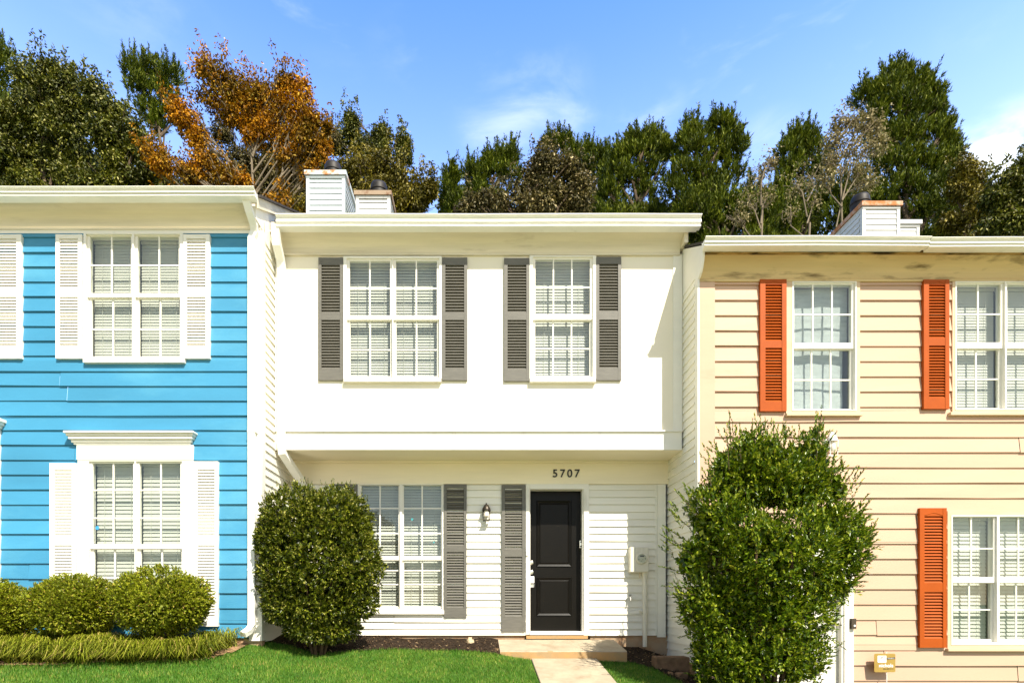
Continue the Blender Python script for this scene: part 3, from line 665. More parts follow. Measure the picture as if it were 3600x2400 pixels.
gw2 = MB(); gw2.add([(XR + .001, wy0 + .03, PZ(880, ZU)), (XR + .001, PY(16.6), PZ(880, ZU)), (XR + .001, PY(16.6), ze_w - .1), (XR + .001, wyr, wzr - .06), (XR + .001, wy0 + .03, ze_w),
                     (XR - .05, wy0 + .03, PZ(880, ZU)), (XR - .05, PY(16.6), PZ(880, ZU)), (XR - .05, PY(16.6), ze_w - .1), (XR - .05, wyr, wzr - .06), (XR - .05, wy0 + .03, ze_w)],
                    [(0, 1, 2, 3, 4), (5, 6, 7, 8, 9), (0, 4, 9, 5), (0, 5, 6, 1)])
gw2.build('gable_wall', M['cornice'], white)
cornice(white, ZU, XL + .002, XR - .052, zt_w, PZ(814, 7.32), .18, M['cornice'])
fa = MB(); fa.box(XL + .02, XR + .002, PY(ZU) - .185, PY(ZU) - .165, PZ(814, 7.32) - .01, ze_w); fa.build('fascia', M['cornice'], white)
gutter(white, ZU, XL + .13, PX(2464, 7.2), .186, PZ(795, 7.19), ze_w, tilt=.4)
xw = -2.59
ds = MB(); ds.duct([(xw, PY(7.25), PZ(800, 7.25)), (xw, PY(7.25), PZ(835, 7.25)), (xw, PY(7.28), PZ(860, 7.28)), (xw, PY(7.42), PZ(915, 7.42)), (xw, PY(7.452), PZ(945, 7.452)), (xw, PY(7.452), PZ(1200, 7.452)), (xw, PY(7.452), PZ(1560, 7.452)),
               (xw, PY(7.48), PZ(1590, 7.48)), (xw + .10, PY(7.95), PZ(1690, 7.95)), (xw + .12, PY(8.04), PZ(1730, 8.04)), (xw + .12, PY(8.04), PZ(2240, 8.04))], .10, .075)
ds.build('downspout', M['gutter'], white)
window(white, ZU, (1209, 905, 1553.6, 1333), [(1229.5, 1371.5), (1392, 1536)], (918, 1109.4), (1126, 1320), [[1300], [1463.6]], [1013.5], [1226], M['white'], sill=(1211, 1334, 1552, 1347), sp=.0385, tilt=1.20)
window(white, ZU, (1861, 903, 2094, 1334), [(1882, 2074)], (913, 1105), (1126, 1318), [[1945.7, 2010.5]], [1010], [1222], M['white'], sill=(1861, 1335, 2092, 1348), sp=.0385, tilt=1.24)
wl = window(white, ZW, (1259, 1702, 1559, 2143), [(1271, 1401), (1419.5, 1551)], (1706, 1953), (1970, 2130), [[1336], [1484]], [1786, 1874], [2004, 2053], M['white'], sill=(1259, 2144, 1562, 2158), sp=.0395, tilt=.98)
for (sx, sy, rr) in ((1448.5, 1824, .011), (1525, 1905, .008)):
    s_ = MB()
    for k in range(6):
        a = k * math.pi / 3; s_.lathe((PX(sx, ZW) + rr * math.cos(a), PY(ZW) + .0125, PZ(sy, ZW) + rr * math.sin(a)), [(rr * .45, 0), (rr * .45, .0008)], 10, 'y')
    o = s_.build('flower_sticker', M['stickt'], None); tag(o, 'larger turquoise flower sticker in the ground floor window of the white house' if rr > .01 else 'smaller turquoise flower sticker beside the window edge, white house', 'sticker', 'turquoise flower stickers on the window')
T = M['taupe']
shutter(white, ZU, (1121.6, 910, 1207.8, 1339), (1132, 1197), [(936, 1103), (1128, 1298)], T)
shutter(white, ZU, (1554.7, 910, 1643, 1339), (1566, 1632), [(936, 1103), (1128, 1298)], T)
shutter(white, ZU, (1771.8, 912, 1860, 1342), (1784, 1850), [(936, 1101), (1128, 1300)], T)
shutter(white, ZU, (2095, 907, 2182, 1339), (2105, 2171), [(932, 1098), (1127, 1296)], T)
shutter(white, ZW, (1177, 1704, 1258, 2169), (1187, 1248), [(1716, 1918), (1940, 2134)], T, .010)
shutter(white, ZW, (1562, 1704, 1640.6, 2169), (1571, 1631), [(1716, 1918), (1940, 2134)], T, .010)
shutter(white, ZW, (1763, 1706, 1846, 2218), (1775, 1835), [(1718, 1930), (1957, 2165)], T, .010)
# door
dc = MB(); dc.pbox((1848, 1702, 1861, 2229), ZW, .035, .14); dc.pbox((2051, 1702, 2069, 2232), ZW, .035, .14); dc.pbox((1861, 1702, 2051, 1720), ZW, .035, .14); dc.pbox((1861, 2218, 2051, 2230), ZW, .05, .12)
dc.pbox((1861.01, 1720.01, 1864, 2218), ZW, .012, .10); dc.pbox((2047, 1720.01, 2050.9, 2218), ZW, .012, .10)
dfr = dc.build('door_frame', M['white'], white, bevel=.003)
RC = -.118
dm = MB(); dm.pbox((1864.1, 1721, 2046.9, 2217.5), ZW, RC, .165)
door = dm.build('door', M['blackdoor'], white)
pm = MB()
def molding(x0, y0, x1, y1, r=.0):
    Yd = PY(ZW) - RC
    def rect(x_, y_, X_, Y_): return [(PX(x_, ZW), PZ(Y_, ZW)), (PX(X_, ZW), PZ(Y_, ZW)), (PX(X_, ZW), PZ(y_, ZW)), (PX(x_, ZW), PZ(y_, ZW))]
    lv = [(0, 0.0), (2, .014), (4.5, .010), (9, .001), (10, .001), (14, .013)]
    loops = [[(x, Yd - h - .0005, z) for x, z in rect(x0 + i, y0 + i, x1 - i, y1 - i)] for i, h in lv]
    vs = [v for l in loops for v in l]; fs = []
    for i in range(len(lv) - 1):
        for k in range(4): fs.append((i * 4 + k, i * 4 + (k + 1) % 4, i * 4 + 4 + (k + 1) % 4, i * 4 + 4 + k))
    b_ = (len(lv) - 1) * 4; fs.append((b_, b_ + 1, b_ + 2, b_ + 3)); pm.add(vs, fs)
molding(1889, 1754, 2014, 1990); molding(1889, 2027, 2014, 2165)
pm.build('panel_moulding', M['blackdoor'], door)
Yd = PY(ZW) - RC - .001
def knob(name, px, py, prof, mat=M['chrome']):
    k_ = MB(); k_.lathe((PX(px, ZW), Yd, PZ(py, ZW)), prof, 20, 'y'); return k_.build(name, mat, door)
Yd = PY(ZW) - RC
knob('deadbolt', 1871, 1975, [(.030, .0), (.030, .012), (.022, .018), (.013, .018), (.012, .026), (.002, .026)])
knob('deadbolt', 1871, 2009, [(.032, .0), (.032, .012), (.024, .018), (.013, .018), (.012, .026), (.002, .026)])
knob('door_knob', 1872, 2040, [(.030, 0), (.030, .006), (.014, .012), (.014, .035), (.028, .045), (.031, .058), (.022, .070), (.002, .072)])
knob('peephole', 1953, 1835, [(.011, 0), (.011, .006), (.004, .007)])
lb = empty('key_lockbox', P(1871, 2062, ZW)); tag(lb, 'white and chrome key lockbox hanging from the knob of the black door', 'lockbox')
b1 = MB(); b1.box(PX(1862, ZW), PX(1879, ZW), Yd - .10, Yd - .06, PZ(2049, ZW), PZ(2024, ZW)); b1.build('body', M['signwhite'], lb, bevel=.006)
b2 = MB(); b2.limb([P(1864, 2030, ZW - .0) + Vector((0, .02, 0)), P(1862, 2052, ZW) + Vector((0, .02, 0)), P(1865, 2062, ZW) + Vector((0, .02, 0)), P(1877, 2062, ZW) + Vector((0, .02, 0)), P(1879, 2052, ZW) + Vector((0, .02, 0))], .006, .006); b2.box(PX(1864, ZW), PX(1877, ZW), Yd - .09, Yd - .05, PZ(2063, ZW), PZ(2052, ZW)); b2.build('shackle', M['chrome'], lb)
dbc = empty('video_doorbell', P(2046, 1924, ZW)); tag(dbc, 'slim silver video doorbell on the right jamb of the black door', 'doorbell')
b1 = MB(); b1.box(PX(2039, ZW), PX(2049, ZW), Yd - .075, Yd - .045, PZ(1924, ZW), PZ(1897, ZW)); b1.build('body', M['chrome'], dbc, bevel=.005)
for py_, r_, nm_ in ((1903, .010, 'lens'), (1918, .012, 'button')):
    b1 = MB(); b1.lathe(P(2044, py_, ZW) + Vector((0, .118 - .075, 0)), [(r_, 0), (r_, .002)], 16, 'y'); b1.build(nm_, M['black'], dbc)
la = MB(); la.pbox((1849, 1938, 1852, 1953), ZW, .045, 0); la.pbox((1849, 1950, 1856, 1954), ZW, .05, 0); la.build('strike_plate', M['meter'], dfr)
th = MB(); th.box(PX(1849, ZW), PX(2064, ZW), -.06, .02, PZ(2243, ZW), PZ(2232, ZW)); th.build('sill_board', M['slabside'], dfr)
# house number
def text_mesh(s, size, depth, name, mat, parent, loc, sx=1.0, space=1.0, bold=0.0):
    cu = bpy.data.curves.new(name + '_c', 'FONT'); cu.body = s; cu.size = size; cu.extrude = depth / 2; cu.align_x = 'CENTER'; cu.align_y = 'CENTER'; cu.space_character = space; cu.offset = bold
    ob = bpy.data.objects.new(name + '_t', cu); COL.objects.link(ob); bpy.context.view_layer.update()
    me = bpy.data.meshes.new_from_object(ob); bpy.data.objects.remove(ob)
    me.transform(Matrix.Rotation(R(90), 4, 'X') @ Matrix.Diagonal((sx, 1, 1, 1))); me.materials.clear(); me.materials.append(mat)
    me.name = name
    return link(name, me, parent, Vector(loc))
text_mesh('5707', .158, .012, 'house_number', M['black'], white, P(1989, 1666, ZW) + Vector((0, -.030, 0)), 1.0, 1.32, .0016)
chimney(roof_w, 1252, 1372, 676, 11.5, .95, wzr - 1.4, M['whitechim'], M['whitechim'], M['rustgrey'])

# ================================================================== YELLOW HOUSE
yel = empty('townhouse', (7, PY(ZY), float(gz(7, -1.1))))
tag(yel, 'cream yellow two-storey townhouse with orange shutters, at the right', 'house', 'attached townhouses in the row')
YX1 = 13.0; yy0, yy1 = PY(ZY), PY(16.6); zt_y = PZ(985, ZY)
opy = [rect_w(r, ZY) for r in ((2781, 990, 3006, 1446), (3352, 990, 3706, 1443), (3338, 1812, 3672, 2265), (2720, 1905, 2950, 2560))]
ys_ = MB(); siding(ys_, front(ZY), XR + .20, YX1, lips_px(1057.2, 53.3, ZY, 980, 2560), zt_y, .019, opy, joints=.75, rs=random.Random(11)); ys_.build('siding', M['yellow'], yel)
cby = MB(); cby.box(XR + .012, XR + .20, yy0 - .022, yy0 + .01, PZ(2560, ZY), zt_y - .03); cby.build('corner_board', M['yellow'], yel)
ysd = MB(); lp = [H - .79 + .105 * k for k in range(0, 60) if H - .79 + .105 * k < PZ(905, ZY) - .16]
siding(ysd, lambda u, v, n: (XR - n, u, v), yy0 + .075, PY(ZW) + .03, lp, PZ(950, ZY) - .06, .016); ysd.build('side_siding', M['vinyl'], yel)
ysf = MB(); ze_y = PZ(829, 6.652)
roof_y, (qy0, qyr, qy1, qzr) = roof(yel, ZY, XR - .02, YX1 + .1, .18, ze_y + .03)
prof = [(yy0 + .0, PZ(950, ZY) - .06), (PY(ZW) + .03, PZ(950, ZY) - .06), (PY(16.6), PZ(950, ZY) - .06), (qy1 - .1, ze_y - .03), (qyr, qzr - .06), (qy0 + .03, ze_y), (qy0 + .03, PZ(880, 6.82))]
for k in range(7):
    t = k / 6 * math.pi / 2; prof.append((yy0 - .18 * math.cos(t) ** .9 if k < 6 else yy0, PZ(880, 6.82) + (zt_y - PZ(880, 6.82)) * math.sin(t)))
ysf.prism(prof, XR - .012, XR + .012); ysf.box(XR - .014, XR + .011, yy0 - .022, yy0 + .07, H - .9, PZ(950, ZY) - .061)
ysf.build('gable_wall', M['white'], yel)
bkk = MB(); bkk.box(XR, YX1, yy1 - .1, yy1, H - 1.5, zt_y); bkk.box(YX1 - .1, YX1, yy0 + .03, yy1 - .11, H - 1.5, zt_y); bkk.build('wall', M['vinyl'], yel)
cornice(yel, ZY, XR + .013, YX1, zt_y, PZ(892, 6.82), .18, M['rot'])
fa = MB(); fa.box(XR + .013, YX1, PY(6.82) - .004, PY(6.82) + .016, PZ(893, 6.82), PZ(879, 6.82)); fa.build('rotten_trim', M['rotdark'], yel)
fa = MB(); fa.box(XR + .013, YX1, PY(6.82) - .005, PY(6.82) + .015, PZ(879, 6.82) + .001, ze_y); fa.build('fascia', M['yellowtrim'], yel)
xg = PX(3266, 6.7)
gutter(yel, ZY, PX(2476, 6.7), xg, .186, PZ(867, 6.71), ze_y, tilt=1)
g2 = gutter(yel, ZY, xg + .004, YX1, .181, PZ(870, 6.71), PZ(832, 6.652), tilt=1)
fo = MB(); fo.box(XR + .02, YX1, yy0 + .012, yy0 + .1, H - 2.2, PZ(2560, ZY)); fo.box(XR - .006, XR + .011, yy0 + .01, PY(ZW) + .1, H - 1.6, H - .79 - .002); fo.build('foundation', M['found'], yel)
WT, YT = M['white'], M['yellowtrim']
window(yel, ZY, (2781, 993, 3006, 1446), [(2791, 2993)], (1001, 1205.5), (1227, 1435), [[2858, 2925.6]], [1105], [1332], WT, casing=(2760, 986, 3019, 1455), cmat=YT, sill=(2757, 1455.5, 3022, 1466), smat=YT, cover='curtain')
window(yel, ZY, (3352, 993, 3706, 1443), [(3363, 3517), (3540, 3694)], (1001, 1204), (1226, 1432), [[3439], [3617]], [1104], [1329], WT, casing=(3343, 986, 3722, 1452), cmat=YT, sill=(3329, 1452.5, 3728, 1464), smat=YT, cover='blinds', sp=.036, tilt=1.33)
window(yel, ZY, (3338, 1812, 3672, 2265), [(3347, 3492), (3512, 3657)], (1818, 2027), (2049, 2246), [[3415], [3581]], [1927], [2142], WT, casing=(3326, 1796, 3690, 2276), cmat=YT, sill=(3320, 2276.5, 3694, 2287), smat=YT, cover='blinds', sp=.048, tilt=1.22)
shutter(yel, ZY, (2666, 989, 2758, 1449), (2684, 2742), [(1007, 1203), (1228, 1415)], M['orange'], .016, True, n_sp=.036, thick=.034)
shutter(yel, ZY, (3237, 990, 3326, 1441), (3255, 3312), [(1008, 1193), (1220, 1402)], M['orange'], .016, True, n_sp=.036, thick=.034)
shutter(yel, ZY, (3223, 1787, 3317, 2274), (3239, 3304), [(1815, 2048), (2080, 2242)], M['orange'], .016, True, n_sp=.037, thick=.034)
# yellow house entrance
dc = MB(); dc.pbox((2950, 1880, 2993, 2560), ZY, .045, .02); dc.pbox((2700, 1880, 2725, 2560), ZY, .045, .02); dc.pbox((2725, 1880, 2950, 1905), ZY, .045, .02); dc.pbox((2958, 1900, 2975, 2560), ZY, .06, .0)
dfy = dc.build('door_frame', M['white'], yel, bevel=.003)
dm = MB(); dm.pbox((2726, 1906, 2949.5, 2555), ZY, -.02, .07); dy_ = dm.build('door', M['white'], yel)
k_ = MB(); k_.lathe(P(2938, 2188, ZY) + Vector((0, .02, 0)), [(.03, 0), (.03, .006), (.014, .012), (.014, .035), (.028, .045), (.031, .058), (.022, .070), (.002, .072)], 20, 'y'); k_.build('door_knob', M['chrome'], dy_)
chimney(roof_y, 3030, 3161, 713, 11.5, 1.1, qzr - 1.5, M['whitechim'], M['whitechim'], M['rust'])
chimney(roof_y, 3118, 3230, 778, 12.3, .7, qzr - 1.5, M['whitechim'], M['whitechim'], M['whitechim'], flue=False)

# ================================================================== things on and by the walls
# wall lantern of the white house
wl_ = empty('wall_lantern', P(1708, 1830, ZW)); tag(wl_, 'small bronze wall lantern beside the window of the white house', 'lantern')
def lantern(parent, px, py_top, py_bot, Z, wpx, mats, yoff=-.10, full=False):
    Yl = PY(Z) + yoff; xc = PX(px, Z); zt, zb_ = PZ(py_top, Z), PZ(py_bot, Z); w2 = wpx / 2 / F * Z; hh = zt - zb_
    m = MB(); m.lathe((xc, PY(Z) - .012, (zt + zb_) / 2 + hh * .15), [(.05, 0), (.05, .014), (.035, .024)], 20, 'y'); m.build('back_plate', mats[0], parent)
    m = MB(); m.limb([(xc, PY(Z) - .02, zt - hh * .15), (xc, Yl + .02, zt + .015), (xc, Yl, zt - .005)], .008, .006)
    m.lathe((xc, Yl, zt - hh * .38), [(w2 * 1.12, 0), (w2 * 1.12, .006), (w2 * .95, hh * .16), (w2 * .55, hh * .30), (w2 * .15, hh * .38)], 20); m.build('hood', mats[0], parent)
    m = MB()
    for a, b in ((-1, -1), (1, -1), (1, 1), (-1, 1)): m.limb([(xc + a * w2 * .95, Yl + b * w2 * .7, zt - hh * .36), (xc + a * w2 * .8, Yl + b * w2 * .7, zb_)], .0045, .0045, 5)
    m.box(xc - w2 * .85, xc + w2 * .85, Yl - w2 * .75, Yl + w2 * .75, zb_ - .004, zb_ + .004); m.build('cage', mats[0], parent)
    m = MB(); m.lathe((xc, Yl, zt - hh * .80), [(w2 * .4, 0), (w2 * .68, hh * .06), (w2 * .68, hh * .30), (w2 * .4, hh * .42)], 16); m.build('bulb', M['lamp_glass'], parent)
lantern(wl_, 1709.5, 1774, 1832, ZW, 27, (M['bronze'],), yoff=-.085)
yl_ = empty('wall_lantern', P(2902, 1580, ZY)); tag(yl_, 'white coach lantern on the yellow wall, peeping out behind the tall shrub', 'lantern')
lantern(yl_, 2906, 1528, 1612, ZY, 30, (M['signwhite'],), yoff=-.11)
m = MB(); m.limb([P(2917, 1548, 6.89), P(2922, 1568, 6.89), P(2920, 1590, 6.89), P(2910, 1612, 6.92), P(2904, 1620, 6.97)], .006, .005, 6); m.build('scroll_arm', M['signwhite'], yl_)
# electric meter
em = empty('electric_meter', P(2247, 2267, ZW)); tag(em, 'grey electric meter box with glass dial and conduit at the right of the black door', 'electric meter')
m = MB(); m.pbox((2216, 1922, 2280, 2010), ZW - .13, .0, .115); m.build('box', M['meter'], em, bevel=.006)
zc = ZW - .13
m = MB(); m.pbox((2235.5, 1924, 2279, 2008), zc, .006, 0); m.build('cover', M['meter'], em, bevel=.003)
m = MB(); m.lathe(P(2254, 1962, zc) + Vector((0, -.006, 0)), [(.078, 0), (.078, .02), (.068, .03), (.060, .030), (.058, .022), (.001, .022)], 32, 'y'); dial = m.build('dial', M['meter'], em)
m = MB(); m.box(PX(2248, zc), PX(2262, zc), PY(zc) - .034, PY(zc) - .027, PZ(1956, zc), PZ(1952, zc))
m.build('display', M['black'], dial)
for (a, b, r_) in ((2244, 1966, .007), (2266, 1963, .007), (2252, 1972, .004), (2258, 1966, .004)):
    m = MB(); m.lathe(P(a, b, zc) + Vector((0, -.027, 0)), [(r_, 0), (r_, .004)], 10, 'y'); m.build('indicator', M['black'], dial)
m = MB(); m.lathe(P(2254, 1962, zc) + Vector((0, -.036, 0)), [(.062, 0), (.060, .012), (.045, .028), (.020, .036), (.002, .037)], 32, 'y'); m.build('glass_cover', M['glass'], dial)
m = MB(); xc_, yc_ = PX(2267, 8.05), PY(8.05) ; zb_ = PZ(2272, 8.05); m.lathe((xc_, yc_, zb_), [(.031, 0), (.031, PZ(2155, 8.05) - zb_), (.037, PZ(2155, 8.05) - zb_), (.037, PZ(2143, 8.05) - zb_), (.031, PZ(2143, 8.05) - zb_), (.031, PZ(2022, 8.05) - zb_), (.038, PZ(2022, 8.05) - zb_), (.038, PZ(2006, 8.05) - zb_)], 20)
m.box(xc_ - .07, xc_ - .03, yc_ - .02, yc_ + .05, PZ(2150, 8.05), PZ(2144, 8.05)); m.build('conduit', M['meter'], em)
m = MB(); m.limb([P(2249, 2008, 8.02), P(2249, 2030, 8.02)], .006, .005, 6); m.build('wire', M['pvc'], em)
hb = empty('hose_bib', P(2211, 2105, ZW)); tag(hb, 'small brass garden tap low on the white siding beside the meter pipe', 'tap')
m = MB(); m.lathe(P(2211, 2098, ZW), [(.016, 0), (.016, .05), (.010, .055), (.010, .09)], 14, 'y'); m.limb([P(2211, 2098, ZW) + Vector((0, -.085, 0)), P(2210, 2110, ZW) + Vector((0, -.10, 0))], .010, .009, 8); m.build('spout', M['chrome'], hb)
m = MB(); m.lathe(P(2211, 2092, ZW) + Vector((0, -.07, 0)), [(.003, 0), (.022, .004), (.022, .010), (.004, .012)], 12); m.build('handle', M['bronze'], hb)
dbm = empty('doorbell', P(2985, 2210, ZY)); tag(dbm, 'brown doorbell camera on the white door casing of the yellow house', 'doorbell')
m = MB(); m.pbox((2978, 2172, 2995, 2208), ZY, .085, -.046); m.build('body', M['browndark'], dbm, bevel=.003)
m = MB(); m.lathe(P(2988.5, 2197, ZY) + Vector((0, -.085, 0)), [(.013, 0), (.013, .003), (.008, .004)], 16, 'y'); m.build('button', M['signwhite'], dbm)
# security sign on a stake
zs = 6.90
sg = empty('yard_sign', (PX(3109, zs), PY(zs), float(gz(5, -1.2)))); tag(sg, 'small gold security yard sign on a thin stake in front of the yellow house', 'sign')
m = MB()
def rr_poly(x0, y0, x1, y1, r, Z):
    pts = []
    for (cx_, cy_, a0) in ((x1 - r, y0 + r, -90), (x1 - r, y1 - r, 0), (x0 + r, y1 - r, 90), (x0 + r, y0 + r, 180)):
        for k in range(6):
            a = R(a0 + k * 18); pts.append((PX(cx_ + r * math.cos(a), Z), PZ(cy_ + r * math.sin(a), Z)))
    return pts
m.yprism(rr_poly(3073, 2296, 3147, 2361, 5, zs), PY(zs) - .004, PY(zs)); pl = m.build('face', M['gold'], sg)
m = MB(); m.limb([(PX(3119, zs), PY(zs) + .006, float(gz(5, -1.2))), (PX(3118, zs), PY(zs) + .006, PZ(2290, zs))], .005, .005, 6); m.build('stake', M['signwhite'], sg)
ysg = PY(zs) - .0055
m = MB(); m.yprism(rr_poly(3084, 2303, 3115, 2327, 2, zs), PY(zs) - .0065, PY(zs) - .004); m.build('emblem_field', M['signwhite'], pl)
def stroke(mb, pts, wpx, Z, yy, t=.0008):
    for (a, b), (c, d) in zip(pts[:-1], pts[1:]):
        dx, dy = c - a, d - b; l = math.hypot(dx, dy) or 1; nx_, ny_ = -dy / l * wpx / 2, dx / l * wpx / 2
        q = [(a + nx_, b + ny_), (c + nx_, d + ny_), (c - nx_, d - ny_), (a - nx_, b - ny_)]
        mb.yprism([(PX(x, Z), PZ(y, Z)) for x, y in q], yy - t, yy)
m = MB()
stroke(m, [(3090, 2325), (3091.5, 2319), (3094, 2312), (3097.5, 2307.5), (3101, 2306.2), (3109, 2305.8)], 1.4, zs, PY(zs) - .0066)
stroke(m, [(3108.6, 2305.8), (3107.5, 2313), (3104, 2318), (3099, 2319.8), (3093.5, 2318.8)], 1.1, zs, PY(zs) - .0066)
stroke(m, [(3096, 2310.5), (3098.5, 2312.2), (3101, 2311), (3101.3, 2308.2)], 2.0, zs, PY(zs) - .0066)
m.build('eye_emblem', M['browndark'], pl)
m = MB(); stroke(m, [(3116, 2313.5), (3146, 2311.5)], 6.4, zs, PY(zs) - .0045); m.build('text_band', M['browndark'], pl)
text_mesh('SECURITY', .0185, .0006, 'lettering', M['signwhite'], pl, P(3131, 2312.5, zs) + Vector((0, -.0062, 0)), 1.0, 1.05)
text_mesh('nichols', .060, .0006, 'lettering', M['signwhite'], pl, P(3114, 2338, zs) + Vector((0, -.0052, 0)), 1.05, 1.0, .0012)
text_mesh('866.680.9111', .0235, .0006, 'lettering', M['browndark'], pl, P(3122.5, 2349.5, zs) + Vector((0, -.0052, 0)), 1.0, 1.0)
# cleanout pipe, edging
co = empty('cleanout_pipe', P(1653, 2275, 7.85)); tag(co, 'cream plastic cleanout pipe stub with square plug in the mulch', 'pipe')
c = P(1653, 2278, 7.85)
m = MB(); m.lathe(c, [(.056, 0), (.056, .10), (.050, .105)], 24); m.build('pipe', M['pvc'], co)
m = MB(); m.lathe(c + Vector((0, 0, .1051)), [(.052, 0), (.052, .018), (.03, .02)], 24); m.box(c.x - .024, c.x + .024, c.y - .024, c.y + .024, c.z + .12, c.z + .155); m.build('plug', M['pvc'], co)
def rock(mb, c, s, seed):
    rs = np.random.default_rng(seed); bm = bmesh.new(); bmesh.ops.create_icosphere(bm, subdivisions=2, radius=1)
    for v in bm.verts:
        k = 1 + rs.uniform(-.14, .14); q = [max(-.72, min(.72, t)) for t in v.co]; v.co = Vector((q[0] * s[0] * k, q[1] * s[1] * k, q[2] * s[2] * k)) + Vector(c)
    bm.verts.index_update(); mb.add([v.co.copy() for v in bm.verts], [[v.index for v in f.verts] for f in bm.faces]); bm.free()
m = MB(); m.add([P(1752, 2312, 7.45), P(1722, 2310, 7.42), P(1752, 2276, 7.5), P(1752, 2300, 7.7), P(1726, 2300, 7.65)], [(0, 1, 2), (1, 4, 2), (4, 3, 2), (0, 2, 3), (0, 3, 4, 1)]); o = m.build('edging_stone', M['slabside']); tag(o, 'orange wedge-shaped stone leaning against the left side of the porch slab', 'stone')
gb2 = empty('landscape_block', (2.5, PY(7.0), float(gz(2.5, -1.1))))
tag(gb2, 'brown landscape block edging the mulch beside the tall shrub', 'landscape block')
m = MB(); zz = PZ(2307, 7.05); m.box(PX(2307, 7.0), PX(2307, 7.0) + .42, PY(7.0), PY(7.0) + .2, zz - .19, zz); m.build('block', M['brick'], gb2, bevel=.012)
m = MB(); rock(m, P(2395, 2375, 6.75), (.09, .08, .06), 3); o = m.build('stone', M['brick']); tag(o, 'reddish rounded stone lying before the landscape block', 'stone', 'loose stones at the bed edge')
m = MB(); rock(m, P(2356, 2368, 6.8), (.045, .04, .035), 5); o = m.build('stone', M['clay']); tag(o, 'small pale pebble at the lawn edge by the landscape block', 'stone', 'loose stones at the bed edge')

# ================================================================== porch slab and path
m = MB(); x0, x1 = .288, 1.936
zb_, zf_ = PZ(2246, ZW), PZ(2287, 7.33); yb_, yf_ = -.05, PY(7.33)
nxx = 24; vs = []; fs = []
for i in range(nxx + 1):
    x = x0 + (x1 - x0) * i / nxx; d = .25 if True else 0
    c1 = random.uniform(-.003, .003); c2 = random.uniform(-.004, .004)
    vs += [(x, yb_, zb_ - d), (x, yb_, zb_), (x, yf_ + .012, zf_ + .001 + c1 * .3), (x, yf_ + c2, zf_ - .012 + c1), (x, yf_ + c2 * .5, zf_ - d)]
for i in range(nxx):
    for k in range(4): fs.append((i * 5 + k, i * 5 + 5 + k, i * 5 + 6 + k, i * 5 + 1 + k))
fs += [(0, 1, 2, 3, 4), tuple(nxx * 5 + k for k in (4, 3, 2, 1, 0))]
m.add(vs, fs); ps = m.build('porch_slab', M['concrete']); tag(ps, 'low concrete porch slab with clay stained front edge below the black door', 'porch step', kind='structure')
for k, poly in enumerate(ps.data.polygons):
    pass
ps.data.materials.append(M['slabside'])
for poly in ps.data.polygons:
    if abs(poly.normal.z) < .6: poly.material_index = 1
m = MB(); ypath = np.linspace(yf_ - .003, -6.45, 40)
seg = [(yf_ - .003, -1.95), (-1.958, -3.3), (-3.308, -4.7), (-4.708, -6.5)]
for a, b in seg:
    ga = lambda y: H - .667 - .15 * (-y) + .035
    m.add([(.695, a, ga(a)), (1.544, a, ga(a)), (1.544, b, ga(b)), (.695, b, ga(b)), (.695, a, ga(a) - .12), (1.544, a, ga(a) - .12), (1.544, b, ga(b) - .12), (.695, b, ga(b) - .12)],
          [(0, 1, 2, 3), (0, 4, 5, 1), (1, 5, 6, 2), (2, 6, 7, 3), (3, 7, 4, 0)])
o = m.build('path', M['concrete'], bevel=.006); tag(o, 'concrete front path leading down from the porch slab', 'path', kind='structure')

# ================================================================== vegetation
def unit(v): return v / np.maximum(np.linalg.norm(v, axis=1, keepdims=True), 1e-9)
def leaf_mesh(C, D, Nn, Ln, Wd, fold=.25):
    """folded diamond leaves: base C, direction D, normal Nn, length Ln, width Wd"""
    D = unit(D); S = unit(np.cross(D, Nn)); U = np.cross(S, D)
    Ln = np.broadcast_to(np.asarray(Ln, float).reshape(-1, 1), (len(C), 1)); Wd = np.broadcast_to(np.asarray(Wd, float).reshape(-1, 1), (len(C), 1))
    mid = C + D * Ln * .48
    a = mid + S * Wd / 2 + U * Wd * fold; b = mid - S * Wd / 2 + U * Wd * fold; tip = C + D * Ln - U * Ln * .08
    V = np.stack([C, a, tip, b], 1).reshape(-1, 3); n = len(C); i = np.arange(n) * 4
    Fc = np.stack([np.stack([i, i + 1, i + 2], 1), np.stack([i, i + 2, i + 3], 1)], 1).reshape(-1, 3)
    return V, Fc
def rand_dirs(n): return unit(RNG.normal(size=(n, 3)))
def sprigs(B, D, ln, n_leaf, lsize, lw, spread=.9):
    """twigs starting at B going along D, each with n_leaf leaves"""
    n = len(B); t = np.tile(np.linspace(.08, 1, n_leaf), n); ii = np.repeat(np.arange(n), n_leaf)
    ln = np.broadcast_to(ln, (n,))
    C = B[ii] + D[ii] * (ln[ii] * t)[:, None]
    rd = rand_dirs(n * n_leaf); side = unit(rd - D[ii] * (rd * D[ii]).sum(1, keepdims=True))
    k = (1 - t * .75)[:, None] * spread
    dirs = unit(D[ii] * .75 + side * k + np.array([0, 0, .12]))
    nrm = unit(np.cross(dirs, rand_dirs(len(dirs))) * .5 + np.array([0, -.15, .7]) + D[ii] * .3)
    s = RNG.uniform(.7, 1.15, len(C)) * (1 - .25 * t)
    return leaf_mesh(C, dirs, nrm, lsize * s, lw * s)
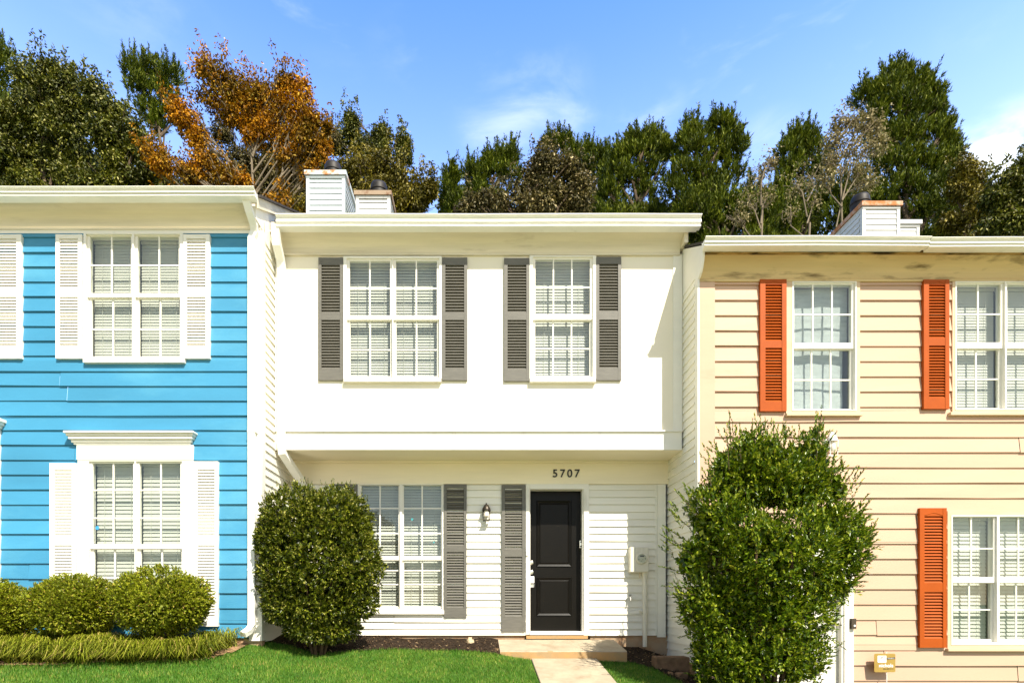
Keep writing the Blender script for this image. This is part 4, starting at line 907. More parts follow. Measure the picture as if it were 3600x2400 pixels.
def shell_points(lobes, n, lo=.82, hi=1.0):
    """points near the surface of a union of ellipsoids, with outward directions"""
    L_ = np.array(lobes); area = (L_[:, 3] * L_[:, 5] + L_[:, 3] * L_[:, 4] + L_[:, 4] * L_[:, 5]); w_ = area / area.sum()
    out_p, out_d = [], []; got = 0
    while got < n:
        k = RNG.choice(len(L_), size=n * 2, p=w_); d = rand_dirs(n * 2); r = RNG.uniform(lo, hi, n * 2)
        p = L_[k, :3] + d * L_[k, 3:6] * r[:, None]
        dn = unit(d / L_[k, 3:6])
        ok = np.ones(len(p), bool)
        for j in range(len(L_)):
            q = (((p - L_[j, :3]) / L_[j, 3:6]) ** 2).sum(1); ok &= (q > (lo - .06) ** 2) | (k == j)
        out_p.append(p[ok]); out_d.append(dn[ok]); got += ok.sum()
    return np.concatenate(out_p)[:n], np.concatenate(out_d)[:n]
def cat(parts):
    V = []; Fc = []; b = 0
    for v, f in parts: V.append(v); Fc.append(f + b); b += len(v)
    return np.concatenate(V), np.concatenate(Fc)
def px_lobes(L_, Z, dz=1.0, depth=None):
    """(px,py,rx,ry[,dZ]) -> world ellipsoids at depth Z"""
    r = []
    for l in L_:
        z = Z + (l[4] if len(l) > 4 else 0); c = P(l[0], l[1], z); sx, sy = l[2] / F * z, l[3] / F * z
        r.append((c.x, c.y, c.z, sx, (depth if depth else (sx + sy) / 2 * dz), sy))
    return r
def lumps(p, f, seed):
    r_ = np.random.default_rng(seed); v = np.zeros(len(p))
    for k in range(6):
        d_ = unit(r_.normal(size=(1, 3)))[0] * f * r_.uniform(.6, 1.7); v += np.sin(p @ d_ + r_.uniform(0, 6.3))
    return v / 6 ** .5
# round clipped bush in front of the white house
zb = 7.05
rb = empty('round_bush', (PX(1125, zb), PY(zb), float(gz(-1.97, -1.05)))); tag(rb, 'large clipped rounded green bush in front of the white house', 'bush')
lob = [(PX(1120, zb), PY(zb), PZ(1960, zb), .72, .62, .80), (PX(1050, zb), PY(zb) + .02, PZ(1840, zb), .50, .52, .50), (PX(1180, zb), PY(zb), PZ(1830, zb), .46, .5, .44),
       (PX(1245, zb), PY(zb) - .08, PZ(1990, zb), .41, .45, .48), (PX(1010, zb), PY(zb), PZ(2030, zb), .36, .45, .46), (PX(1110, zb), PY(zb), PZ(2140, zb), .62, .5, .27), (PX(1130, zb), PY(zb) + .05, PZ(2208, zb), .50, .46, .20), (PX(1030, zb), PY(zb), PZ(2120, zb), .38, .45, .3), (PX(1230, zb), PY(zb), PZ(2110, zb), .36, .42, .3), (PX(975, zb), PY(zb), PZ(1900, zb), .24, .4, .34), (PX(1255, zb), PY(zb), PZ(1880, zb), .22, .4, .3)]
p, d = shell_points(lob, 5600, .84, 1.0)
p = p - d * np.clip(lumps(p, 14, 1) * .025 + .015, 0, .1)[:, None]
dd = unit(d + RNG.normal(scale=.32, size=d.shape) + np.array([0, 0, .2]))
pa = sprigs(p - dd * .03, dd, RNG.uniform(.035, .065, len(p)), 8, .046, .025)
p2, d2 = shell_points(lob, 9000, .40, .70); pb2 = leaf_mesh(p2, rand_dirs(len(p2)), rand_dirs(len(p2)), .09, .06)
p3, d3 = shell_points([lob[1], lob[2]], 260, .97, 1.02); k = (d3[:, 2] > .45); p3, d3 = p3[k], d3[k]
pc = sprigs(p3, unit(d3 * .3 + np.array([0, 0, 1]) + RNG.normal(scale=.2, size=d3.shape)), RNG.uniform(.04, .11, len(p3)), 8, .03, .013)
V, Fc = cat([pa, pb2, pc]); np_mesh('foliage', V, Fc, M['leaf_round'], rb)
m = MB(); gzb = float(gz(-1.97, -1.05))
for k in range(7): a = k * .9; m.limb([(PX(1120, zb) + .05 * math.cos(a), PY(zb) + .05 * math.sin(a), gzb - .05), (PX(1120, zb) + .15 * math.cos(a), PY(zb) + .13 * math.sin(a), gzb + .3), (PX(1120, zb) + .35 * math.cos(a), PY(zb) + .3 * math.sin(a), gzb + .9)], .022, .01, 6)
m.build('stem', M['stem'], rb)
# tall shaggy shrub in front of the yellow house
zb = 5.95
tb = empty('tall_shrub', (PX(2690, zb), PY(zb), float(gz(3.1, -2.15)))); tag(tb, 'tall shaggy glossy green shrub between the white and yellow houses', 'shrub')
tl = [(2700, 1950, 270, 210), (2720, 1700, 190, 150), (2620, 1660, 130, 130), (2800, 1720, 130, 130), (2520, 1850, 140, 150), (2440, 1960, 85, 120), (2900, 1850, 120, 130), (2960, 1930, 90, 110), (2900, 2040, 110, 100), (2560, 2100, 150, 160), (2480, 2130, 90, 120),
      (2720, 2150, 200, 150), (2650, 2300, 210, 130), (2790, 2330, 110, 120), (2560, 2330, 110, 120), (2855, 1590, 48, 80), (2650, 2430, 190, 110), (2930, 1720, 60, 70), (2560, 1640, 60, 70), (2670, 1600, 95, 70), (2765, 1620, 75, 70)]
lob = px_lobes(tl, zb, .95)
lob = [(a, b, c_, x_, min(y_, .74), z_) for a, b, c_, x_, y_, z_ in lob]
p, d = shell_points(lob, 6300, .80, 1.0)
p = p - d * np.clip(lumps(p, 7, 2) * .11 + .06, 0, .30)[:, None]
dd = unit(d * .8 + RNG.normal(scale=.38, size=d.shape) + np.array([0, 0, .35]))
pa = sprigs(p - dd * .08, dd, RNG.uniform(.08, .17, len(p)), 9, .058, .030)
p2, d2 = shell_points(lob, 17000, .25, .56); pb2 = leaf_mesh(p2, rand_dirs(len(p2)), rand_dirs(len(p2)), .08, .05)
# long shoots
tips = [(2564, 1450, 70), (2555, 1500, 80), (2490, 1590, 60), (2645, 1475, 60), (2690, 1470, 70), (2720, 1480, 60), (2735, 1500, 60), (2810, 1495, 60), (2888, 1430, 110), (2880, 1470, 100), (2895, 1500, 80), (2870, 1450, 90), (2600, 1490, 70), (2470, 1650, 60), (2376, 1725, 60), (2395, 1740, 60), (2335, 1850, 50),
        (2318, 1990, 60), (2325, 1880, 60), (3035, 1655, 70), (3055, 1770, 60), (3060, 1890, 50), (3010, 1640, 50), (2930, 1600, 50), (2620, 1510, 70), (2760, 1500, 60), (2350, 2090, 50), (2330, 2060, 50), (2520, 1560, 60), (2575, 1480, 70), (2660, 1500, 70), (2850, 1520, 70), (2900, 1540, 60), (2985, 1650, 50),
        (2950, 2260, 60), (2970, 2280, 60), (2930, 2210, 60), (3030, 2080, 50), (2350, 1790, 50), (2352, 1905, 50), (2362, 2010, 60), (2366, 2170, 50), (2390, 2240, 50)]
B = []; D = []; Ln = []
for (tx, ty, ll) in tips:
    zq = zb + random.uniform(-.3, .3); tp = P(tx, ty, zq); cc = P(2700, 1950, zq) if ty > 1600 else P(tx + (2700 - tx) * .15, ty + 300, zq)
    dr_ = (tp - cc).normalized(); dr_ = (dr_ + Vector((0, 0, .35))).normalized(); l_ = ll / F * zq * 1.9; b_ = tp - dr_ * l_
    B.append(b_); D.append(dr_); Ln.append(l_)
pc = sprigs(np.array(B), np.array(D), np.array(Ln), 22, .046, .022, .8)
p3, d3 = shell_points(lob, 1500, .97, 1.03); k = (d3[:, 2] > .0); p3, d3 = p3[k][:420], d3[k][:420]
pd_ = sprigs(p3, unit(d3 * .5 + np.array([0, 0, .7]) + RNG.normal(scale=.25, size=d3.shape)), RNG.uniform(.08, .22, len(p3)), 12, .046, .022, .8)
V, Fc = cat([pa, pb2, pc, pd_]); np_mesh('foliage', V, Fc, M['leaf_big'], tb)
m = MB(); gzb = float(gz(3.1, -2.15)); bx_, by_ = PX(2690, zb), PY(zb)
for k in range(9):
    a = k * .7; m.limb([(bx_ + .06 * math.cos(a), by_ + .06 * math.sin(a), gzb - .05), (bx_ + .2 * math.cos(a), by_ + .15 * math.sin(a), gzb + .6), (bx_ + .5 * math.cos(a), by_ + .35 * math.sin(a), gzb + 1.6), (bx_ + .45 * math.cos(a), by_ + .3 * math.sin(a), gzb + 2.1)], .028, .008, 6)
for b_, d_, l_ in zip(B, D, Ln): m.limb([b_, b_ + d_ * l_ * .95], .004, .002, 4)
m.build('stem', M['stem'], tb)
# low clipped boxwood mounds
def mound(cxp, topy, wpx, hpx, Z, label, n=4200, mat='leaf_box'):
    s = Z / F; c = P(cxp, topy + hpx * .56, Z); rx, rz_ = wpx / 2 * s, hpx * .58 * s
    e = empty('boxwood_bush', (c.x, c.y, float(gz(c.x, c.y)))); tag(e, label, 'bush', 'low clipped mounds under the blue house window')
    lob = [(c.x, c.y, c.z, rx * .92, .44, rz_ * .94)]
    for k in range(5): a = k * 1.26 + cxp; lob.append((c.x + rx * .45 * math.cos(a), c.y + .18 * math.sin(a), c.z + rz_ * .12 * math.sin(a * 2.3), rx * .50, .32, rz_ * .66))
    p, d = shell_points(lob, n, .84, 1.0); kk = p[:, 2] > gz(p[:, 0], p[:, 1]) + .05; p, d = p[kk], d[kk]
    dd = unit(d + RNG.normal(scale=.4, size=d.shape) + np.array([0, 0, .25]))
    p = p - d * np.clip(lumps(p, 16, 4) * .03 + .015, 0, .08)[:, None]
    pa = sprigs(p - dd * .035, dd, RNG.uniform(.03, .055, len(p)), 7, .029, .019)
    p2, d2 = shell_points(lob, 6000, .35, .68); pb_ = leaf_mesh(p2, rand_dirs(len(p2)), rand_dirs(len(p2)), .08, .055)
    V, Fc = cat([pa, pb_]); np_mesh('foliage', V, Fc, M[mat], e)
    m = MB(); g0 = float(gz(c.x, c.y))
    for k in range(5): a = k * 1.3; m.limb([(c.x + .04 * math.cos(a), c.y + .04 * math.sin(a), g0 - .04), (c.x + .2 * math.cos(a), c.y + .12 * math.sin(a), g0 + .22), (c.x + .3 * math.cos(a), c.y + .16 * math.sin(a), g0 + .45)], .014, .007, 5)
    m.build('stem', M['stem'], e)
mound(568, 1978, 378, 250, 6.40, 'rounded olive green mound rightmost of the three low bushes by the blue house')
mound(255, 2000, 330, 240, 6.48, 'flatter yellow green mound between the two other low bushes')
mound(-20, 2026, 260, 240, 6.30, 'dark low bush cut off by the left edge of the photo')
# liriope border
lir = []
nclump = 330
cxs = RNG.uniform(-6.2, -2.95, nclump); cys = -RNG.uniform(1.55, 2.1, nclump)
edge = (cxs > -3.3); cys[edge] = -RNG.uniform(1.25, 2.0, edge.sum())
kk = is_bed(cxs, cys); cxs, cys = cxs[kk], cys[kk]
nb = 54; n = len(cxs) * nb; ii = np.repeat(np.arange(len(cxs)), nb)
base = np.stack([cxs[ii] + RNG.normal(scale=.03, size=n), cys[ii] + RNG.normal(scale=.03, size=n), np.zeros(n)], 1); base[:, 2] = gz(base[:, 0], base[:, 1]) + .01
az_ = RNG.uniform(0, 2 * np.pi, n); h_ = RNG.uniform(.10, .26, n); rch = RNG.uniform(.08, .30, n)
dv = np.stack([np.cos(az_), np.sin(az_) - .25, np.zeros(n)], 1); sd_ = np.stack([-np.sin(az_), np.cos(az_), np.zeros(n)], 1) * .0045
pts = [base, base + dv * (rch * .35)[:, None] + np.array([0, 0, 1]) * (h_ * .75)[:, None], base + dv * (rch * .75)[:, None] + np.array([0, 0, 1]) * (h_ * .95)[:, None], base + dv * (rch * 1.2)[:, None] + np.array([0, 0, 1]) * (h_ * .48)[:, None]]
V = np.stack([pts[0] - sd_, pts[0] + sd_, pts[1] - sd_, pts[1] + sd_, pts[2] - sd_ * .8, pts[2] + sd_ * .8, pts[3] - sd_ * .1, pts[3] + sd_ * .1], 1).reshape(-1, 3)
i = np.arange(n) * 8; Fc = np.concatenate([np.stack([i + 2 * k, i + 2 * k + 1, i + 2 * k + 3, i + 2 * k + 2], 1) for k in range(3)])
o = np_mesh('border_grass', V, Fc, M['liriope']); tag(o, 'strappy yellow green border grass along the front of the low bushes', 'border grass', kind='stuff')
# lawn blades
n = 170000; gx = RNG.uniform(-5.6, 2.9, n); gy = -RNG.uniform(.55, 2.9, n)
keep = ~is_bed(gx, gy + .02) & ~on_pave(gx, gy); gx, gy = gx[keep], gy[keep]; n = len(gx)
e1 = ~(~is_bed(gx, gy + .10)); 
b0 = np.stack([gx, gy, gz(gx, gy)], 1); a_ = RNG.uniform(0, 2 * np.pi, n); hb_ = RNG.uniform(.018, .042, n) * (1 + .3 * e1)
ln_ = RNG.uniform(.15, .9, n); dirh = np.stack([np.cos(a_), np.sin(a_), np.zeros(n)], 1); sdv = np.stack([-np.sin(a_), np.cos(a_), np.zeros(n)], 1) * RNG.uniform(.0018, .0034, n)[:, None]
tip = b0 + dirh * (hb_ * ln_)[:, None] + np.array([0, 0, 1]) * hb_[:, None]
V = np.stack([b0 - sdv, b0 + sdv, tip], 1).reshape(-1, 3); Fc = np.arange(n * 3).reshape(-1, 3)
o = np_mesh('grass', V, Fc, M['blade']); tag(o, 'short bright green lawn grass in front of the houses', 'grass', kind='stuff')
# mulch chips
n = 16000; gx = RNG.uniform(-2.65, 4.5, n); gy = -RNG.uniform(.03, 2.4, n); keep = is_bed(gx, gy) & ~on_pave(gx, gy); gx, gy = gx[keep], gy[keep]; n = len(gx)
C = np.stack([gx, gy, gz(gx, gy) + .014 + RNG.uniform(0, .012, n)], 1); D = rand_dirs(n) * np.array([1, 1, .35])
V, Fc = leaf_mesh(C, D, unit(np.array([0, 0, 1.]) + RNG.normal(scale=.35, size=(n, 3))), RNG.uniform(.018, .06, n), RNG.uniform(.005, .014, n), .1)
o = np_mesh('mulch', V, Fc, M['chips']); tag(o, 'dark brown wood chip mulch scattered over the planting bed', 'mulch', kind='stuff')

# ------------------------------------------------------------------ trees
def tree(name, label, cat_, Z, lobes, kind, mat, bark='bark', trunk=None, n=None, size=.17, dens=1.0, sparse=False, gap=.0, group='trees behind the houses', twigs=0):
    if not sparse:
        # the lower crown, down behind the roofs
        q = np.array([l[:4] for l in lobes], float); xa, xb, yb_ = (q[:, 0] - q[:, 2] * .6).min(), (q[:, 0] + q[:, 2] * .6).max(), (q[:, 1] + q[:, 3]).max(); wd = xb - xa; xm = (xa + xb) / 2
        yb_ = max(yb_, 700)
        lobes = list(lobes) + [(xm - wd * .25, yb_ + 60, wd * .26, 80), (xm + wd * .25, yb_ + 70, wd * .26, 80), (xm, yb_ + 170, wd * .38, 100), (xm - wd * .1, yb_ + 300, wd * .3, 90)]
    lw = px_lobes(lobes, Z, 1.0); arr = np.array(lw)
    cx_ = arr[:, 0].mean() if trunk is None else PX(trunk, Z); cy_ = arr[:, 1].mean(); g0 = float(gz(cx_, cy_))
    e = empty(name, (cx_, cy_, g0)); tag(e, label, cat_, group)
    # clumps inside each lobe
    clumps = []
    for (x, y, z, a, b, c_) in lw:
        vol = a * b * c_; k = max(6, int(10 * (a * c_) / .55)); r0 = min(a, c_)
        dd = rand_dirs(k) * RNG.uniform(.35, .92, (k, 1))
        sa, sb_, sc_ = max(a - .2, a * .6), max(b - .2, b * .6), max(c_ - .2, c_ * .6)
        for q in dd: clumps.append((x + q[0] * sa, y + q[1] * sb_, z + q[2] * sc_, min(RNG.uniform(.24, .46), min(a, c_) * .8)))
    cl = np.array(clumps); parts = []
    # leading shoots that make the outline ragged
    SB = []; 
    for (x, y, z, a, b, c_) in lw:
        for _ in range(17 if kind == 'pine' else 8):
            th = RNG.uniform(0, 6.28); q = RNG.uniform(0, .85); SB.append((x + a * q * math.cos(th), y + b * q * math.sin(th), z + c_ * (math.sqrt(1 - q * q) * RNG.uniform(.55, .9) - (RNG.uniform(0, 1.1) if kind == 'pine' and q > .55 else 0)), q * math.cos(th) * .5, q * math.sin(th) * .5))
    SB = np.array(SB); sd0 = unit(np.stack([SB[:, 3], SB[:, 4], np.ones(len(SB))], 1)); sl = RNG.uniform(.35, 1.05, len(SB)) * (1.0 if kind == 'pine' else .8) * (.5 if sparse else 1)
    if kind == 'leaf':
        per = int(300 * dens); ii = np.repeat(np.arange(len(cl)), per); d = rand_dirs(len(ii)); rr = cl[ii, 3] * (RNG.uniform(.2, 1.0, len(ii)) ** .5) * (1.05 + .22 * lumps(cl[ii, :3] + d, 9, 6))
        C = cl[ii, :3] + d * rr[:, None] * np.array([1, 1, .85])
        dirs = unit(d * .6 + rand_dirs(len(ii)) * .7 + np.array([0, 0, -.45])); nr = unit(d * .7 + rand_dirs(len(ii)) * .6 + np.array([0, 0, .5]))
        s = RNG.uniform(.7, 1.25, len(ii)) * size
        s = s * .80; parts.append(leaf_mesh(C, dirs, nr, s, s * .46, .15))
        k = max(4, int(34 * min(1, dens))); jj = np.repeat(np.arange(len(SB)), k); t = RNG.uniform(0, 1, len(jj)); off = rand_dirs(len(jj)) * (.20 * (1.05 - t))[:, None]
        C2 = SB[jj, :3] + sd0[jj] * (sl[jj] * t)[:, None] + off; parts.append(leaf_mesh(C2, unit(off + rand_dirs(len(jj)) * .1 + np.array([0, 0, -.05])), rand_dirs(len(jj)), size * .8 * RNG.uniform(.7, 1.2, len(jj)), size * .36, .15))
    else:
        # upright brushes of needles
        tuf = int(13 * dens); ii = np.repeat(np.arange(len(cl)), tuf); d = rand_dirs(len(ii)); d[:, 2] = np.abs(d[:, 2]) * .9 - .1
        Bc = cl[ii, :3] + d * cl[ii, 3][:, None] * np.array([1.0, 1.0, .9]); ax = unit(d * .55 + np.array([0, 0, .85]) + RNG.normal(scale=.18, size=d.shape))
        nn = 18; jj = np.repeat(np.arange(len(Bc)), nn); t = RNG.uniform(0, 1, len(jj)); sp_ = rand_dirs(len(jj)); L_ = RNG.uniform(.28, .46, len(Bc))
        C = Bc[jj] + ax[jj] * (t * L_[jj])[:, None]
        dirs = unit(ax[jj] * 1.0 + sp_ * .75); parts.append(leaf_mesh(C, dirs, sp_, RNG.uniform(.14, .24, len(jj)), .038, .1))
        k = 64; jj = np.repeat(np.arange(len(SB)), k); t = RNG.uniform(0, 1, len(jj)); sp2 = rand_dirs(len(jj))
        C2 = SB[jj, :3] + sd0[jj] * (sl[jj] * t)[:, None]; parts.append(leaf_mesh(C2, unit(sd0[jj] * .8 + sp2 * .75), sp2, RNG.uniform(.12, .22, len(jj)) * (1.15 - .5 * t), .036, .1))
    V, Fc = cat(parts); np_mesh('crown', V, Fc, M[mat], e)
    m = MB(); top = arr[:, 2].max(); tx = cx_; hgt = top - g0
    pts = [(tx + .15 * math.sin(k * 1.3 + Z), cy_ + .1 * math.cos(k * 1.7), g0 - .2 + (hgt * .93) * k / 7) for k in range(8)]
    r0 = .26 if bark == 'bark' else .13
    if sparse: r0 = .065
    r0 = r0 * (.6 if twigs else 1)
    m.limb(pts, r0, .03, 8)
    for (x, y, z, a, b, c_) in lw:
        zb0 = max(g0 + 1, z - abs(x - tx) * 1.0 - c_ * 1.2); f = (zb0 - g0) / (hgt * .93); f = min(max(f, .05), .95); q = pts[min(7, int(f * 7))]
        s0 = Vector((q[0], q[1], zb0)); e0 = Vector((x, y, z + c_ * .5)); md = s0.lerp(e0, .5) + Vector((random.uniform(-.25, .25), random.uniform(-.2, .2), random.uniform(-.1, .3)))
        m.limb([s0, md, e0], .075 if not (sparse or twigs) else (.024 if sparse else .03), .010, 6)
        for _ in range(3 + twigs):
            e1_ = Vector((x + a * random.uniform(-.9, .9), y + b * random.uniform(-.8, .8), z + c_ * random.uniform(-.5, .95))); m.limb([md.lerp(e0, random.random() * .6), (md + e1_) / 2 + Vector((random.uniform(-.15, .15), 0, random.uniform(-.1, .15))), e1_], .028 if not sparse else .013, .006, 5)
    m.build('trunk', M[bark], e)
    return e
BT = 'broadleaf_tree'; PT = 'pine_tree'
for q_, (px_, py_, rx_) in enumerate(((110, 640, 230), (560, 690, 170), (1000, 690, 160), (1330, 740, 150), (1660, 760, 130), (1960, 760, 130), (2200, 800, 120), (2420, 790, 120), (2760, 800, 150), (3100, 800, 170), (3420, 800, 150))):
    tree(BT, ['wide low broadleaf tree far back at the left edge', 'low dark tree under the thin pine, far back', 'dim low tree under the orange crown', 'low tree seen just over the roof between the left chimneys', 'low far tree left of the brown tree', 'low far tree under the brown tree', 'low far tree in the gap behind the right half of the white roof', 'low far tree at the right end of the white roof', 'low far tree behind the bare saplings', 'low far tree under the tallest pine', 'low far tree at the right edge'][q_], 'tree', 30,
         [(px_ - rx_ * .55, py_ - 20, rx_ * .5, 70), (px_ + rx_ * .5, py_ - 14, rx_ * .5, 66), (px_, py_ - 40, rx_ * .5, 80), (px_, py_ + 50, rx_, 70)], 'leaf', 't_dark', dens=.8, size=.22)
tree(PT, 'bright green pine top at the far left edge behind the blue house', 'tree', 27, [(5, 235, 60, 70), (-50, 330, 90, 110), (20, 420, 90, 90), (-30, 560, 120, 120)], 'pine', 't_pine')
tree(BT, 'dense dark green broadleaf tree filling the sky left above the blue roof', 'tree', 22, [(165, 270, 48, 78), (95, 300, 60, 70), (235, 300, 60, 60), (175, 400, 120, 100), (70, 430, 110, 110), (270, 390, 60, 80), (60, 580, 130, 110), (220, 540, 130, 110), (300, 660, 120, 90), (120, 700, 160, 90)], 'leaf', 't_dark', dens=1.25)
tree(BT, 'lower dark green broadleaf tree between the left tree and the orange one', 'tree', 21, [(332, 345, 42, 68), (385, 400, 60, 60), (450, 470, 70, 70), (380, 500, 90, 90), (500, 530, 50, 60), (440, 600, 90, 80), (520, 610, 40, 60), (380, 680, 120, 80)], 'leaf', 't_dark', dens=1.2)
tree(PT, 'small dark pine clump on a thin trunk left of the orange tree', 'tree', 29, [(470, 270, 42, 50), (530, 262, 48, 48), (600, 285, 38, 42), (500, 330, 60, 48), (580, 345, 55, 42), (520, 400, 50, 38), (595, 420, 40, 35), (545, 455, 35, 28)], 'pine', 't_pine', trunk=575, dens=1.1)
tree(BT, 'tall orange autumn tree with bare grey branches behind the blue roof', 'tree', 20, [(725, 251, 46, 55), (780, 288, 61, 60), (840, 311, 56, 55), (745, 346, 67, 58), (900, 346, 51, 58), (850, 362, 61, 48), (1002, 284, 32, 50), (1050, 321, 44, 48), (1045, 382, 44, 60), (985, 362, 32, 48), (1095, 432, 32, 41), (1148, 452, 13, 19), (622, 384, 56, 41), (650, 432, 54, 41), (540, 542, 68, 46), (590, 597, 81, 48), (730, 572, 63, 53), (790, 622, 61, 41),
      (860, 432, 49, 48), (930, 452, 49, 41), (1010, 482, 49, 41), (1075, 512, 73, 53), (1120, 572, 56, 48), (690, 632, 61, 36), (1000, 572, 49, 36), (900, 397, 60, 46), (815, 412, 52, 46), (965, 422, 50, 46), (1060, 452, 50, 44), (880, 482, 46, 34), (1030, 552, 60, 40), (700, 482, 36, 34), (930, 342, 44, 46), (1120, 512, 44, 40), (660, 602, 50, 34), (850, 652, 60, 26), (1090, 622, 60, 40)], 'leaf', 't_orange', trunk=885, dens=.58, size=.15, bark='palebark', twigs=5)
tree(BT, 'shadowy brown green tree standing behind the orange one', 'tree', 25, [(880, 560, 90, 60), (980, 620, 100, 70), (850, 650, 80, 60), (1080, 640, 70, 60), (900, 690, 120, 60), (1040, 700, 90, 60), (760, 640, 80, 50), (720, 560, 60, 50), (790, 480, 45, 45), (960, 520, 60, 45), (1160, 480, 40, 40)], 'leaf', 't_brown', dens=1.0, size=.15, twigs=3)
tree(BT, 'dark pointed evergreen tree right of the orange tree', 'tree', 26, [(1236, 425, 26, 40), (1240, 475, 42, 40), (1280, 520, 44, 40), (1345, 480, 36, 38), (1350, 530, 46, 40), (1418, 505, 30, 36), (1425, 550, 32, 34), (1190, 510, 36, 40), (1300, 580, 110, 45)], 'leaf', 't_dark', dens=1.15, size=.15)
tree(BT, 'round golden olive tree behind the two left chimneys', 'tree', 20, [(1240, 600, 70, 50), (1330, 590, 80, 55), (1410, 630, 70, 55), (1480, 690, 60, 62), (1300, 680, 110, 65), (1420, 720, 100, 60), (1170, 680, 60, 60), (1090, 720, 70, 50), (1515, 670, 22, 40)], 'leaf', 't_olive', dens=1.15, size=.15)
tree(PT, 'small narrow pine right of the golden tree', 'tree', 26, [(1590, 640, 20, 36), (1580, 690, 34, 40), (1600, 740, 40, 40)], 'pine', 't_pine', dens=1.1)
tree(PT, 'pine with upright tips left of the brown tree behind the white roof', 'tree', 27, [(1655, 620, 26, 34), (1715, 595, 22, 32), (1680, 650, 44, 44), (1750, 580, 22, 30), (1798, 560, 20, 40), (1745, 640, 50, 46), (1800, 630, 36, 44), (1700, 710, 80, 50)], 'pine', 't_pine', dens=1.05)
tree(BT, 'brown olive broadleaf tree in the middle above the white roof', 'tree', 20, [(1925, 565, 50, 44), (1890, 610, 60, 48), (1985, 605, 60, 50), (1850, 670, 75, 50), (1950, 680, 90, 56), (2040, 660, 50, 60), (1760, 710, 90, 40), (1880, 740, 120, 50), (2040, 730, 50, 50), (1660, 730, 60, 34)], 'leaf', 't_brown', dens=1.15, size=.15)
tree(PT, 'pine with slim tips behind the brown middle tree', 'tree', 28, [(1932, 518, 12, 20), (1962, 520, 12, 24), (1992, 525, 14, 26), (2020, 560, 34, 32), (2070, 560, 30, 36), (2100, 600, 40, 46), (2030, 610, 60, 50), (2130, 570, 20, 36), (2130, 640, 34, 40)], 'pine', 't_pine', dens=1.05)
tree(PT, 'rounded pine with sky showing under its crown, centre right', 'tree', 24, [(2225, 525, 30, 28), (2270, 512, 34, 26), (2310, 535, 26, 34), (2190, 575, 38, 38), (2250, 575, 60, 46), (2160, 630, 34, 38), (2215, 650, 50, 36), (2290, 630, 40, 36), (2350, 560, 22, 36), (2260, 700, 40, 26), (2140, 690, 26, 30)], 'pine', 't_pine', dens=1.0, trunk=2235)
tree(PT, 'broad dark pine left of the pale bare saplings', 'tree', 23, [(2408, 510, 20, 36), (2450, 490, 34, 34), (2525, 465, 38, 32), (2565, 480, 24, 36), (2440, 560, 56, 46), (2520, 550, 60, 50), (2590, 550, 34, 56), (2400, 620, 50, 46), (2470, 640, 70, 50), (2560, 640, 60, 50), (2500, 700, 80, 40), (2370, 690, 36, 44)], 'pine', 't_pine', dens=1.05, trunk=2480)
tree(PT, 'low pine between the white roof end and the saplings', 'tree', 22, [(2440, 740, 60, 36), (2560, 750, 70, 50), (2640, 720, 50, 50), (2620, 790, 90, 50), (2700, 760, 70, 60), (2480, 790, 70, 40)], 'pine', 't_pine', dens=.95)
tree(BT, 'thin half bare sapling with few tan leaves left of the chimney', 'tree', 17.5, [(2690, 590, 26, 40), (2720, 570, 16, 26), (2650, 650, 44, 50), (2630, 720, 44, 44), (2700, 700, 34, 50), (2590, 770, 40, 34)], 'leaf', 't_tan', dens=.09, size=.11, sparse=True, bark='palebark', trunk=2668, twigs=6)
tree(PT, 'bright green pine left of the right chimney', 'tree', 24, [(2800, 520, 36, 30), (2838, 505, 20, 26), (2770, 560, 40, 40), (2850, 560, 50, 44), (2790, 620, 64, 50), (2870, 640, 60, 56), (2760, 700, 80, 60), (2860, 730, 80, 60), (2780, 790, 90, 50)], 'pine', 't_pine', dens=1.05)
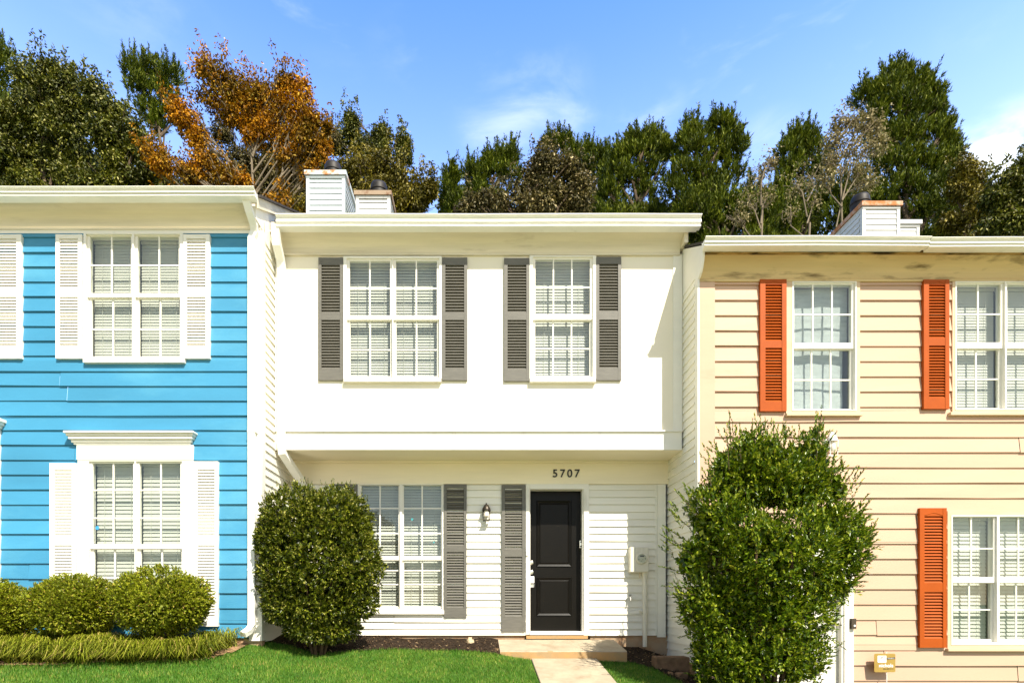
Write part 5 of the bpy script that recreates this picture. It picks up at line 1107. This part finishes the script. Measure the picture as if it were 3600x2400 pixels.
tree(BT, 'bare forked sapling in front of the pines left of the right chimney', 'tree', 17, [(2790, 660, 30, 50), (2840, 640, 34, 60), (2870, 700, 30, 50), (2780, 740, 30, 40)], 'leaf', 't_tan', dens=.05, size=.1, sparse=True, bark='palebark', trunk=2838, twigs=4)
tree(BT, 'pale barked birch-like tree with sparse tan leaves beside the big pine', 'tree', 18, [(2965, 425, 34, 34), (3020, 440, 44, 40), (3080, 440, 44, 36), (2935, 490, 36, 38), (3000, 520, 60, 44), (3080, 520, 50, 44), (2920, 560, 34, 34), (3010, 600, 60, 38), (2900, 640, 40, 40), (3050, 650, 50, 40)], 'leaf', 't_tan', dens=.24, size=.12, sparse=True, bark='palebark', trunk=2945, twigs=5)
tree(PT, 'tallest dark pine rising behind the right chimney', 'tree', 23, [(3130, 300, 30, 40), (3168, 285, 24, 40), (3190, 330, 40, 44), (3110, 350, 46, 44), (3040, 365, 32, 40), (3240, 330, 26, 40), (3270, 350, 28, 46), (3150, 410, 80, 56), (3250, 420, 56, 50), (3080, 430, 60, 54), (3300, 410, 18, 34), (3190, 500, 90, 60), (3280, 500, 44, 50), (3322, 465, 12, 26), (3330, 520, 14, 26), (3100, 520, 70, 60), (3240, 590, 90, 60), (3120, 610, 90, 66), (3320, 600, 40, 50), (3200, 690, 110, 60), (3330, 680, 50, 56), (3080, 720, 90, 60), (2970, 690, 70, 60), (3260, 770, 110, 56), (2960, 780, 80, 50), (3350, 560, 12, 22)], 'pine', 't_pine', dens=1.05, trunk=3190)
tree(BT, 'olive broadleaf tree right of the big pine', 'tree', 21, [(3375, 610, 40, 40), (3420, 650, 44, 44), (3370, 690, 60, 50), (3430, 720, 50, 50), (3380, 780, 90, 50), (3460, 790, 50, 44)], 'leaf', 't_olive', dens=1.1, size=.15)
tree(BT, 'dark glossy broadleaf tree at the right edge behind the yellow roof', 'tree', 18.5, [(3590, 600, 40, 40), (3550, 640, 50, 40), (3500, 700, 40, 50), (3580, 700, 70, 60), (3620, 640, 50, 60), (3540, 780, 90, 60), (3640, 780, 80, 70)], 'leaf', 't_dark', dens=1.2, size=.16)
